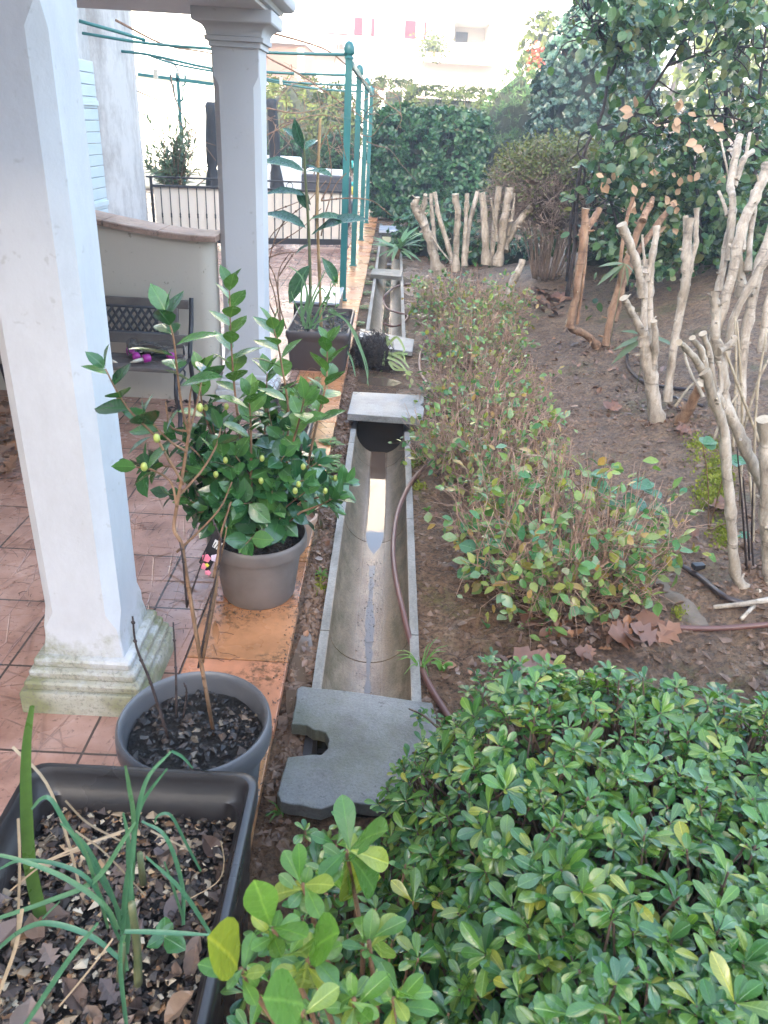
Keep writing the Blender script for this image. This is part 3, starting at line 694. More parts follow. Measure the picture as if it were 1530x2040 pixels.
# low curved wall with coping
t = thing('garden_wall', 'cream rendered low wall with terracotta coping swooping up behind the bench', 'wall', (-2, 4.6, 0))
def wtop(x): return .955 + .058*max(0, (-1.1 - x)/.55)**1.5 * (1 if x > -1.7 else 1) if x > -2.4 else .955 + .058*((1.3)/.55)**1.5
xs = list(np.linspace(-3.29, -1.1, 26))
prof = []
for x in xs: prof.append((x, 4.55, 4.76))
for k in range(1, 7):
    a = k/6*math.pi/2; prof.append((-1.1 + .085*math.sin(a), 4.55 + .085*(1-math.cos(a)), 4.76 - .085*(1-math.cos(a))))
rings = [[(x, a, -.02), (x, a, wtop(x)), (x, b, wtop(x)), (x, b, -.02)] for x, a, b in prof]
MB().loft(rings).build('wall_body', [CREAM], t, True, 0, 45)
mb = MB()
cx = [-3.29, -2.75, -2.3, -1.93, -1.62, -1.31, -.985]
for a, b in zip(cx[:-1], cx[1:]):
    rg = []
    for x in np.linspace(a + .003, b - .003, 5):
        z = wtop(x) + .002; rg.append([(x, 4.515, z), (x, 4.512, z + .026), (x, 4.52, z + .032), (x, 4.79, z + .032), (x, 4.798, z + .026), (x, 4.795, z)])
    mb.loft(rg)
mb.build('coping', [COPING], t, True, 0, 30)

# bench
def bench():
    t = thing('garden_bench', 'small weathered bench with a dark cast lattice back against the cream wall', 'bench', (-1.7, 4.2, 0))
    xl, xr = -2.25, -1.13
    mb = MB()
    for y0, y1 in ((3.98, 4.06), (4.07, 4.15), (4.16, 4.25)): mb.box(xl, xr, y0, y1, .345, .368)
    mb.build('seat', [IRONW], t, False, .006)
    MB().beam((xl, 4.40, .625), (xr, 4.40, .625), .022, .05).build('top_rail', [IRONW], t, False, .005)
    MB().beam((xl, 4.335, .435), (xr, 4.335, .435), .022, .06).build('lower_rail', [IRONW], t, False, .005)
    # lattice between the rails
    mb = MB(); n = 24; w = (xr - .1 - xl)/n
    def q(x, z): return (x, 4.345 + (z-.465)*.34, z)
    for i in range(-4, n + 1):
        for s in (1, -1):
            x0 = xl + i*w if s == 1 else xl + (i+4)*w
            pts = []
            for k in range(7):
                f = k/6; x = x0 + s*f*4*w*.55; 
                if xl <= x <= xr - .1: pts.append(q(x, .465 + f*.135))
            if len(pts) > 1: mb.tube(pts, [.0085]*len(pts), 5, 0, None, .6)
    for z in (.465, .6): mb.tube([q(xl, z), q(xr - .1, z)], .008, 5)
    mb.build('lattice_panel', [CAST], t)
    MB().beam((xr - .085, 4.345, .46), (xr - .085, 4.392, .602), .03, .05, 0, (1, 0, 0)).build('back_stile', [IRONW], t, False, .004)
    for x in (xl + .01, xr + .008):
        mb = MB()
        mb.tube(spline([(x, 4.425, .66), (x, 4.39, .52), (x, 4.33, .40), (x, 4.32, .3), (x, 4.40, .0)]), .014, 6)
        mb.tube(spline([(x, 4.0, .335), (x, 3.97, .22), (x, 4.02, .1), (x, 3.99, .0)]), .012, 6)
        mb.tube([(x, 3.99, .335), (x, 4.33, .335)], .012, 6)
        mb.tube(spline([(x, 4.0, .25), (x, 4.15, .32), (x - .25, 4.2, .34)]), .006, 5)
        mb.build('end_frame', [CAST], t)
bench()
def bottle(p, d, roll, label, spike=True):
    d = nrm(d); t = thing('watering_bottle', label, 'bottle', p, 'plastic bottles on the bench')
    p = np.array(p, float)
    pr = [(.001, -.2), (.036, -.2), (.04, -.19), (.04, -.06), (.034, -.03), (.014, 0), (.013, .012)]
    s1 = nrm(np.cross(d, (0, 0, 1))); s2 = np.cross(s1, d)
    def ringset(pr, n=14): return [[tuple(p + d*z + (s1*math.cos(2*math.pi*k/n) + s2*math.sin(2*math.pi*k/n))*r) for k in range(n)] for r, z in pr]
    MB().loft(ringset(pr)).build('bottle_body', [CLEAR], t)
    MB().loft(ringset([(.012, .004), (.019, .005), (.022, .012), (.022, .04), (.014, .046), (.004, .047)])).build('screw_cap', [MAGENTA], t)
    if spike: MB().loft(ringset([(.010, .046), (.009, .09), (.002, .12)])).build('spike', [OFFW], t)
bottle((-1.545, 4.03, .40), (.93, -.3, -.12), 0, 'clear plastic bottle with magenta cap and beige spike, nearest the big pillar')
bottle((-1.36, 4.09, .405), (.35, -.9, -.05), 0, 'clear plastic bottle lying with its magenta cap towards the camera', False)
bottle((-1.39, 4.17, .405), (-.9, -.42, -.05), 0, 'clear plastic bottle behind the end-on magenta cap', False)
bottle((-1.27, 4.06, .405), (-.75, -.66, -.08), 0, 'clear plastic bottle with a whitish spike pointing out of the middle cluster')
bottle((-1.19, 4.12, .405), (.85, -.5, -.05), 0, 'clear plastic bottle by the bench end frame, its magenta cap rightmost', False)

# gate with cream panel
def gate():
    A = np.array([-3.12, 10.62, 0]); B = np.array([-.62, 11.38, 0]); L = np.linalg.norm(B - A); d = (B - A)/L; nn = np.array([-d[1], d[0], 0])
    t = thing('metal_gate', 'black wrought iron gate backed with cream sheeting across the terrace', 'gate', A)
    P = lambda s, z, o=0: A + d*s + nn*o + np.array([0, 0, z])
    MB().beam(P(-.06, .85), P(L, .85), .02, .02).build('top_rail', [BLACKM], t, False, .002)
    MB().beam(P(0, .745), P(L, .745), .025, .03).build('upper_rail', [BLACKM], t, False, .002)
    MB().beam(P(0, .085), P(L, .085), .035, .075).build('bottom_rail', [BLACKM], t, False, .002)
    for s in (0.0, 1.27, L):
        MB().beam(P(s, -.0), P(s, .86), .03, .03, 0, (1, 0, 0)).build('gate_post', [BLACKM], t, False, .002)
    MB().beam(P(.03, .42, .03), P(L - .02, .42, .03), .008, .62).build('sheet_panel', [PANEL], t, False)
    n = 23
    for i in range(1, n):
        s = i*L/n
        if abs(s - 1.27) < .05: continue
        mb = MB().tube([P(s, .1), P(s, .355), P(s, .375), P(s, .39), P(s, .405), P(s, .425), P(s, .74)], [.0065, .0065, .0125, .009, .0125, .0065, .0065], 6)
        mb.build('baluster', [BLACKM], t)
    for i in range(5):
        s = .3 + i*.5
        MB().tube([P(s + .042*math.cos(a), .797 + .042*math.sin(a)) for a in np.linspace(0, 2*math.pi, 19)], .005, 5).build('ring', [BLACKM], t)
gate()

# pergola
def pergola():
    t = thing('pergola', 'green metal pergola of slim posts with acorn finials and thin roof bars', 'pergola', (-.45, 7.8, 0))
    ys = [7.8, 9.9, 12.3, 14.6]; tops = [2.24, 2.19, 2.18, 2.17]
    for y, z in zip(ys, tops):
        x = -.45
        p = MB().beam((x, y, .0), (x, y, z - .13), .062, .062, 0, (1, 0, 0)).box(x - .045, x + .045, y - .045, y + .045, 0.003, .02).build('post', [GREEN], t, False, .005)
        MB().lathe([(.02, -.16), (.042, -.135), (.042, -.125), (.03, -.118), (.03, -.112), (.046, -.10), (.048, -.085), (.047, -.06), (.04, -.03), (.024, -.008), (.001, 0)], (x, y, z), 14).build('finial', [GREEN], p)
        MB().box(x - .034, x + .034, y - .034, y + .034, 1.62, 1.64).build('collar', [GREEN], p, False, .003)
    MB().beam((-.425, 7.8, 2.06), (-.425, 14.6, 2.03), .03, .05).build('edge_beam', [GREEN], t, False, .003)
    MB().beam((-.43, 9.9, 1.75), (-.43, 14.6, 1.75), .02, .02).build('edge_beam', [GREEN], t, False, .002)
    rp = [([(690, 109), (600, 107), (520, 104), (420, 97), (290, 86), (164, 66)], 7.8), ([(700, 150), (600, 147), (520, 143), (420, 136), (290, 108), (167, 96)], 9.9),
          ([(716, 170), (640, 168), (560, 162), (520, 155), (430, 143), (350, 128), (300, 112)], 12.3), ([(724, 182), (680, 181), (600, 173), (520, 158), (420, 140)], 13.2), ([(290, 80), (230, 62), (158, 42)], 6.6)]
    for l, y in rp:
        MB().tube(spline([at(a, b, y) for a, b in l], 4), .0125 if y < 9 else .0145, 8).build('roof_bar', [GREEN], t)
    for x0, y0 in ((560, 12.3), (590, 9.9), (310, 9.9)):
        p = at(x0, {9.9: 147, 12.3: 161}[y0], y0)
        MB().box(p[0]-.02, p[0]+.02, p[1]-.03, p[1]+.03, p[2]-.05, p[2]+.045).build('bracket', [OFFW], t, False, .003)
    # scrolled far-left post
    b = at(363, 300, 14.0); x, y = b[0], 14.0; z1 = at(352, 145, 14)[2]
    p = MB().beam((x, y, 0), (x, y, z1), .05, .05, 0, (1, 0, 0)).build('post', [GREEN], t, False, .004)
    for s in (-1, 1):
        MB().tube(spline([(x + s*.02, y, z1 - .40), (x + s*.06, y, z1 - .36), (x + s*.075, y, z1 - .2), (x + s*.07, y, z1 - .16)]), .016, 6).tube(spline([(x + s*.09, y, z1 - .17), (x + s*.115, y, z1 - .13), (x + s*.12, y, z1 - .01)]), .016, 6).build('scroll', [GREEN], p)
    MB().beam(at(275, 148, 14), at(425, 168, 14), .05, .05).build('edge_beam', [GREEN], t, False, .004)
    MB().tube(spline([at(320, 113, 12.6), at(340, 122, 12.6), at(352, 135, 12.6), at(356, 150, 12.6)]), .018, 6).build('hook', [OFFW], t)
pergola()
# bare climber over the pergola
mb = MB()
for k in range(46):
    a = at(random.uniform(540, 760), random.uniform(160, 300), random.uniform(10, 14.4))
    L = [a]; d = nrm((random.uniform(-1, 1), random.uniform(-.6, .6), random.uniform(-.5, .6)))
    for i in range(5):
        d = nrm(d + RS.normal(0, .35, 3) + np.array([0, 0, -.08])); L.append(L[-1] + d*random.uniform(.12, .26))
    mb.tube(spline(L, 3), np.linspace(.006, .002, len(spline(L, 3))), 4)
for l, y in (([(455, 40), (520, 105), (600, 150), (680, 205), (745, 250)], 9), ([(520, 60), (640, 95), (690, 130), (735, 170)], 9), ([(742, 172), (790, 190), (800, 235)], 13), ([(530, 215), (600, 225), (690, 200)], 11), ([(530, 270), (620, 230), (700, 240)], 11), ([(230, 40), (330, 90), (430, 110), (470, 160)], 8),
             ([(270, 180), (330, 210), (380, 270), (430, 290)], 11.5), ([(340, 150), (350, 200), (375, 245), (430, 320)], 11.5), ([(745, 180), (770, 205), (800, 230), (790, 260)], 14)):
    s = spline([at(a, b, y) for a, b in l], 4); mb.tube(s, np.linspace(.011, .004, len(s)), 5)
o = mb.build('bare_climber', [TWIG]); tag(o, 'leafless tan climber stems straggling over the green pergola bars', 'climber')
# hanging ornament between the posts
t = thing('hanging_ornament', 'thin turquoise and yellow hanging ornament between the green posts', 'ornament', at(702, 320, 10.6))
a = at(702, 300, 10.6)
MB().tube([a, at(702, 395, 10.6)], .002, 4).build('cord', [BLACKM], t)
mb = MB()
for y0, y1 in ((320, 335), (362, 370)): mb.tube([at(702, y0, 10.6), at(702, y1, 10.6)], .012, 6)
mb.build('beads', [TEAL], t); MB().tube([at(702, 372, 10.6), at(702, 388, 10.6)], .012, 6).build('tail', [YELL], t)

# beyond the gate
def parasol(px0, top, bot, y, lean, label):
    a = at(px0, bot, y); b = at(px0, top, y); b[0] += lean; 
    t = thing('closed_parasol', label, 'parasol', (a[0], y, 0), 'closed parasols in black covers')
    h = b[2] - .0
    f = [(0.05, .03), (.09, .035), (.2, .10), (.3, .115), (.45, .085), (.5, .07), (.55, .085), (.75, .085), (.9, .075), (.97, .09), (1, .06)]
    pts = [np.array([a[0] + lean*(u-.3), y, h*u]) for u, r in f]
    mb = MB(); n = 14; rings = []
    for (u, r), p in zip(f, pts):
        rings.append([(p[0] + r*(1+.14*math.sin(5*2*math.pi*k/n + u*7))*math.cos(2*math.pi*k/n), p[1] + r*(1+.14*math.cos(4*2*math.pi*k/n + u*5))*math.sin(2*math.pi*k/n), p[2]) for k in range(n)])
    mb.loft(rings).build('cover', [FABRICB], t)
    MB().tube([(a[0], y, 0), (a[0] + lean*.1, y, h*.3)], .025, 8).build('pole', [BLACKM], t)
    MB().lathe([(.001, 0.002), (.25, 0.002), (.25, .05), (.05, .07), (.001, .07)], (a[0], y, 0), 20).build('base', [SLAB], t)
parasol(424, 203, 366, 12.6, .03, 'closed parasol in a black cover half hidden by the further white pillar')
parasol(553, 197, 362, 13.0, -.12, 'closed parasol in a black cover standing clear behind the gate')
t = thing('outdoor_sofa', 'dark grey outdoor sofa with white cushions behind the gate', 'sofa', (-1.2, 13.6, 0))
x0, x1 = at(600, 360, 13.5)[0], at(700, 360, 13.5)[0]
MB().box(x0, x1, 13.5, 13.62, .05, .82).box(x0, x1, 13.622, 14.3, .05, .4).build('frame', [SOFAG], t, False, .03)
MB().box(x0 + .05, x1 - .05, 13.7, 13.9, .42, .9).build('back_cushion', [CUSH], t, False, .05)
t = thing('white_bench', 'plain white outdoor seat between the black parasol and the grey sofa', 'seat', (-1.8, 14.6, 0))
xa, xb = at(528, 350, 14.6)[0], at(600, 350, 14.6)[0]
MB().box(xa - .6, xb, 14.6, 14.75, .0, 1.02).build('back', [CUSH], t, False, .04)
MB().box(xa - .6, xb, 14.752, 15.4, .0, .5).build('seat', [CUSH], t, False, .04)

# neighbouring house, far left
t = thing('neighbour_house', 'sunlit cream neighbouring house wall beyond the oleander', 'house', (-8, 27, 0))
MB().box(-13, -4.6, 27, 33, -.05, 2.55).build('wall', [HOUSEW], t, False, .01)
MB().box(-13.3, -4.4, 26.75, 33.3, 2.552, 2.75).build('roof', [HOUSEW], t, False, .02)
MB().tube([(-13.3, 26.68, 2.66), (-4.4, 26.68, 2.60)], .07, 8).build('gutter', [SOFFIT], t)
MB().box(-12.6, -5.4, 30, 34, 2.752, 6.5).build('upper_storey', [HOUSEW], t, False, .01)

# apartment block across the way
def apartments():
    Y = 46.0
    t = thing('apartment_block', 'sunlit pale apartment block with red shutters and balconies', 'building', (0, Y, 1))
    X = lambda p: at(p, 60, Y)[0]
    Z = lambda q: at(800, q, Y)[2]
    holes = [(722, 738, 40, 76, 'window'), (782, 805, 38, 76, 'window'), (828, 844, 38, 76, 'window'), (905, 975, 36, 84, 'loggia')]
    MB().box(X(430), X(905), Y, Y + 12, -1, 23).box(X(975), X(1180), Y, Y + 12, -1, 23).box(X(905), X(975), Y + .0, Y + 12, -1, Z(86)).box(X(905), X(975), Y, Y + 12, Z(36), 23).box(X(905), X(975), Y + 2.5, Y + 12, Z(86), Z(36)).build('wall', [APT], t, False)  # out-of-view height added so the wall reflects in water and bounces light
    for a, b in ((705, 722), (739, 746), (806, 828), (845, 849)):
        o = MB().box(X(a), X(b), Y - .06, Y - .01, Z(76), Z(40)).build('shutter', [REDSH], t, False)
    for a, b in ((723, 738), (829, 844)):
        MB().box(X(a), X(b), Y - .03, Y + .02, Z(76), Z(40)).build('window', [OFFW], t, False)
    MB().box(X(915), X(940), Y + 2.44, Y + 2.49, Z(86), Z(46)).build('loggia_door', [DARKIN], t, False)
    MB().box(X(676), X(683), Y - .10, Y - .015, Z(112), Z(26)).build('drainpipe', [APTR], t, False)
    b = MB().box(X(840), X(990), Y - 1.3, Y - .03, Z(122), Z(117)).build('balcony', [APT], t, False)
    mb = MB()
    for k in range(34):
        x = X(895) + k*(X(988) - X(895))/33; mb.tube([(x, Y - 1.25, Z(117)), (x, Y - 1.25, Z(84))], .02, 4)
    mb.tube([(X(895), Y-1.25, Z(84)), (X(988), Y-1.25, Z(84))], .03, 4); mb.build('railing', [SOFFIT], b)
    b = MB().box(X(600), X(700), Y - 1.3, Y - .03, Z(116), Z(111)).build('balcony', [APT], t, False)
    mb = MB()
    for k in range(26):
        x = X(640) + k*(X(698) - X(640))/25; mb.tube([(x, Y - 1.25, Z(111)), (x, Y - 1.25, Z(80))], .02, 4)
    mb.tube([(X(640), Y-1.25, Z(80)), (X(698), Y-1.25, Z(80))], .03, 4); mb.build('railing', [REDSH], b)
    p = MB().box(X(850), X(880), Y - 1.2, Y - .5, Z(117) + .01, Z(104)).build('planter_box', [TERRA], t, False)
    L = []
    for k in range(500):
        c = np.array([random.gauss(X(862), .35), Y - .85 + random.gauss(0, .25), Z(92) + random.gauss(0, .3)])
        L.append((c, RS.normal(0, 1, 3), RS.normal(0, 1, 3), .16, 1))
    MB().leaves(L, T_OVS).build('balcony_plant', [L_SUNNY], p)
apartments()
t = thing('peach_house', 'low peach coloured house front behind the pergola bars', 'house', (-5, 38, 0))
MB().box(at(520, 110, 36)[0], at(606, 110, 36)[0], 36, 41, -.5, at(560, 88, 36)[2]).build('wall', [APTR], t, False)
MB().box(at(515, 110, 36)[0], at(610, 110, 36)[0], 35.7, 41.3, at(560, 88, 36)[2] + .01, at(560, 82, 36)[2]).build('roof', [APT], t, False)
# unseen block placed behind the viewer and sized to shade the garden
t = thing('shade_block', 'unseen tall block placed behind the viewer to shade the garden', 'building', (0, -44, 0))
MB().box(-60, 50, -50, -40, -.5, 21.0).build('wall', [APT], t, False)
MB().box(-60.5, 50.5, -50.5, -39.5, 21.003, 21.4).build('roof', [ROOFT], t, False)

# ================================================================== POTS AND PLANTERS
def soil_disc(c, r, z, name, parent, chips=60, mats=None):
    n = 28; V = [(c[0], c[1], z + .012)]; F = []
    for j in range(1, 7):
        for k in range(n):
            a = 2*math.pi*k/n; q = r*j/6
            V.append((c[0]+q*math.cos(a), c[1]+q*math.sin(a), z + .016*vn(c[0]+q*math.cos(a), c[1]+q*math.sin(a), 22)))
    for k in range(n): F.append((0, 1+k, 1+(k+1) % n))
    for j in range(5):
        for k in range(n): F.append((1+j*n+k, 1+(j+1)*n+k, 1+(j+1)*n+(k+1) % n, 1+j*n+(k+1) % n))
    o = MB().add(V, F).build(name, [SOIL], parent)
    mb = MB()
    for _ in range(chips):
        a = random.uniform(0, 6.28); q = r*.95*math.sqrt(random.random()); s = random.choice([.003, .004, .005, .009])*random.uniform(.8, 1.3)
        chunk(mb, (c[0]+q*math.cos(a), c[1]+q*math.sin(a), z + .012), s)
    m = mb.build('mulch', [CHIPSD], parent, False); m['kind'] = 'stuff'
    return o
def round_pot(c, r, h, label, m, soilz, kind='plant pot'):
    t = thing('plant_pot', label, kind, (c[0], c[1], .004))
    pr = [(.001, .004), (r*.69, .004), (r*.72, .012), (r*.745, .02), (r*.87, h*.72), (r*.885, h*.80), (r*.985, h*.805), (r*.998, h*.83), (r, h*.93), (r*.985, h*.985), (r*.955, h), (r*.92, h*.985), (r*.905, h*.93), (r*.87, h*.72), (r*.80, h*.4)]
    MB().lathe(pr, (c[0], c[1], 0.001), 48).build('pot_body', [m], t, True, 0, 50)
    soil_disc(c, r*.87, soilz, 'soil', t, 420)
    return t
POT1 = (-.405, 1.385); POT2 = (-.425, 2.42)
round_pot(POT1, .182, .32, 'grey round pot of black soil holding the leggy bare-stemmed camellia', POTD, .262)
p2 = round_pot(POT2, .180, .265, 'taupe round pot with a thick rolled rim holding the bushy camellia', POTG, .215)
t = thing('clay_pot', 'small beige clay pot tucked right behind the taupe camellia pot', 'plant pot', (-.335, 2.80, .004))
MB().lathe([(.001, .004), (.06, .004), (.085, .12), (.094, .122), (.094, .145), (.084, .146), (.078, .11), (.001, .11)], (-.335, 2.80, .001), 28).build('pot_body', [CLAYB], t, True, 0, 40)

def trough(x0, x1, y0, y1, h, label, m, soilz, rim=.022, chips=300, ly=None):
    t = thing('planter_trough', label, 'planter', ((x0+x1)/2, (y0+y1)/2, .004))
    def rr(e, z, ins=0.0, rd=.035):
        a, b, c, d = x0 + ins - e, x1 - ins + e, y0 + ins - e, y1 - ins + e; L = []
        for cx, cy, s in ((b - rd, d - rd, 0), (a + rd, d - rd, 1), (a + rd, c + rd, 2), (b - rd, c + rd, 3)):
            for k in range(5):
                q = (s + k/4)*math.pi/2; L.append((cx + rd*math.cos(q), cy + rd*math.sin(q), z))
        return L
    w = .028
    rings = [rr(0, .004, w), rr(0, h - .07, .012), rr(0, h - .068, .012), rr(0, h - .045, .001), rr(0, h - .01, 0), rr(0, h, .006), rr(0, h, .016), rr(0, h - .012, rim), rr(0, h - .05, rim + .006), rr(0, h - .055, rim + .014), rr(0, soilz - .02, rim + .02)]
    MB().loft(rings, 0, False).build('trough_body', [m], t, True, 0, 55)
    nx, ny = 16, 30; i0 = rim + .004
    V = [(x0 + i0 + (x1-x0-2*i0)*i/nx, y0 + i0 + (y1-y0-2*i0)*j/ny, soilz + .022*vn(i*.4, j*.4, 1.3, x0*9)) for j in range(ny+1) for i in range(nx+1)]
    MB().add(V, [(j*(nx+1)+i, j*(nx+1)+i+1, (j+1)*(nx+1)+i+1, (j+1)*(nx+1)+i) for j in range(ny) for i in range(nx)]).build('soil', [SOIL], t)
    mb = MB()
    for _ in range(chips):
        s = random.choice([.003, .004, .004, .005, .006, .009])*random.uniform(.8, 1.3)
        chunk(mb, (random.uniform(x0 + .04, x1 - .04), random.uniform(y0 + .04, y1 - .04), soilz + random.uniform(.006, .024)), s)
    L = []
    for _ in range(ly or 0):
        L.append(((random.uniform(x0 + .05, x1 - .05), random.uniform(y0 + .05, y1 - .08), soilz + random.uniform(.004, .03)), (random.uniform(-1, 1), random.uniform(-1, 1), random.uniform(-.35, .45)), (random.uniform(-.4, .4), random.uniform(-.4, .4), 1), random.uniform(.03, .075), random.uniform(.7, 1.1)))
    if L: o = MB().leaves(L[::6], T_DEAD).leaves(L[1::3], T_DEADC).leaves(L[2::3], T_DEADC).leaves(L[3::6], T_DEADS).build('leaf_mulch', [LEAFBITS], t, False); o['kind'] = 'stuff'
    o = mb.build('mulch', [CHIPS], t, False); o['kind'] = 'stuff'
    return t
trough(-.672, -.205, .30, 1.135, .42, 'large dark brown rectangular planter of leeks in the foreground corner', TROUGH, .31, chips=4600, ly=70)
trough(-.70, -.25, 5.28, 6.12, .285, 'brown rectangular planter holding the staked loquat by the open drain', TROUGHB, .235, .02, 260, 26)
trough(-.64, -.365, 3.25, 4.55, .15, 'low dark trough of weeds behind the bushy camellia', TROUGH, .12, .018, 500, 30)
t = thing('storage_box', 'dark upturned box, sky reflection painted pale on its wet top, behind the loquat planter', 'box', (-.62, 7.0, .004))
MB().box(-.80, -.42, 6.6, 7.3, .005, .20).build('box_body', [TROUGH], t, False, .01)
MB().box(-.81, -.41, 6.59, 7.31, .203, .225).build('lid', [ZINC_SHEEN], t, False, .006)  # pale colour stands in for sky reflected on the wet box top

# ================================================================== PLANTS NEAR THE CAMERA
def rnd3(s=1.0): return RS.normal(0, s, 3)
y_floor = True
def shoot_leaves(L, pts, n, size, start=.3, up=(0, 0, 1), spread=.9, lift=.5, wf=1.0, term=True):
    """alternate leaves along the path pts"""
    pts = [np.asarray(p) for p in pts]; N_ = len(pts)
    ph = random.uniform(0, 6.28)
    for i in range(n):
        u = start + (1 - start)*(i + .5)/n
        f = u*(N_-1); k = min(int(f), N_-2); p = pts[k] + (pts[k+1]-pts[k])*(f-k); t = nrm(pts[k+1]-pts[k])
        ph += 2.4 + random.uniform(-.4, .4)
        a = nrm(np.cross(t, (.3, .9, .1))); b = np.cross(t, a)
        rd = a*math.cos(ph) + b*math.sin(ph)
        l = lift + (.5 if u > .85 else 0)
        d = nrm(rd*spread + t*l + rnd3(.12) + np.array([0, 0, -.1]))
        if p[2] < .35 and d[2] < -.15 and y_floor: d = nrm(d*np.array([1, 1, .2]))
        L.append((p, d, nrm(t*1.0 - rd*.3 + np.array(up)*.6 + rnd3(.15)), size*random.uniform(.75, 1.15)*(.8 if u > .93 else 1), wf*random.uniform(1.0, 1.22)))
    if term:
        t = nrm(pts[-1]-pts[-2])
        for s in (-1, 1):
            a = nrm(np.cross(t, (.2, .9, .1))*s + rnd3(.4))
            L.append((pts[-1], nrm(t + a*.45), nrm(a*-1 + np.array([0, -.5, .5])), size*random.uniform(.55, .8), wf))
def pxpath(l, y0, y1=None, n=5):
    y1 = y0 if y1 is None else y1
    return spline([at(a, b, y0 + (y1-y0)*i/(len(l)-1)) for i, (a, b) in enumerate(l)], n)
def stem(mb, pts, r0, r1, n=6, m=0): mb.tube(pts, np.linspace(r0, r1, len(pts)), n, m)

# --- bushy camellia
def camellia():
    t = thing('camellia_plant', 'bushy glossy dark green camellia with pale buds in the taupe pot', 'camellia', (POT2[0], POT2[1], .215))
    st = MB(); LY = []; L = []
    base = np.array([POT2[0], POT2[1], .21])
    tall = [([(495, 1000), (470, 800), (461, 690), (457, 572)], 2.40, 2.5, 14), ([(545, 1000), (575, 850), (560, 720), (545, 652)], 2.36, 2.40, 12), ([(600, 985), (632, 840), (650, 760), (652, 682)], 2.42, 2.52, 12),
            ([(520, 980), (528, 850), (532, 742)], 2.5, 2.62, 9), ([(470, 980), (420, 860), (402, 800), (398, 740)], 2.40, 2.35, 5), ([(560, 960), (590, 860), (606, 795)], 2.32, 2.25, 7), ([(500, 970), (500, 860), (496, 790)], 2.28, 2.25, 8), ([(580, 990), (560, 900), (575, 800)], 2.5, 2.6, 8)]
    for l, y0, y1, n in tall:
        p = [base + rnd3(.02)*np.array([1, 1, 0])] + pxpath(l, y0, y1)
        stem(st, p, .0055, .002)
        shoot_leaves(LY, p, n, .102, .35 if n > 9 else .45, spread=.75, lift=.75)
    for k in range(84):
        a = random.uniform(0, 6.28); el = random.uniform(-.15, 1.1); rr = random.uniform(.17, .30)
        tip = base + np.array([math.cos(a)*math.cos(el)*rr*1.02, math.sin(a)*math.cos(el)*rr*.9, max(.13, .16 + .30*max(0, math.sin(el)) + random.uniform(-.03, .1))])
        mid = base + (tip-base)*.5 + np.array([0, 0, .06]) + rnd3(.02)
        p = spline([base + rnd3(.015)*np.array([1, 1, 0]), mid, tip], 5); stem(st, p, .004, .0015, 5)
        shoot_leaves(L, p, 9, .094, .42, spread=.95, lift=.25)
    for l, y in (([(600, 1000), (650, 985), (690, 962)], 2.3), ([(600, 1020), (640, 1005), (668, 990)], 2.25), ([(430, 960), (340, 930), (290, 930)], 2.35), ([(450, 980), (390, 900), (345, 870)], 2.3)):
        p = [base] + pxpath(l, y); stem(st, p, .004, .002, 5); shoot_leaves(L, p, 9, .08, .5, spread=.8, lift=.5)
    MB().leaves(L, T_CAM).build('foliage', [L_CAM], t)
    MB().leaves(LY, T_CAM).build('young_foliage', [L_CAMY], t)
    st.build('stems', [STEM], t)
    for a, b, y in ((451, 810, 2.3), (449, 917, 2.2), (522, 913, 2.2), (430, 945, 2.15), (595, 965, 2.15), (604, 930, 2.2), (648, 978, 2.2), (668, 953, 2.3), (520, 958, 2.15), (588, 978, 2.12), (410, 812, 2.35)):
        c = at(a, b, y); MB().sphere(c, .009, 8, 0, (.9, .9, 1.25)).build('bud', [BUD], t)
camellia()
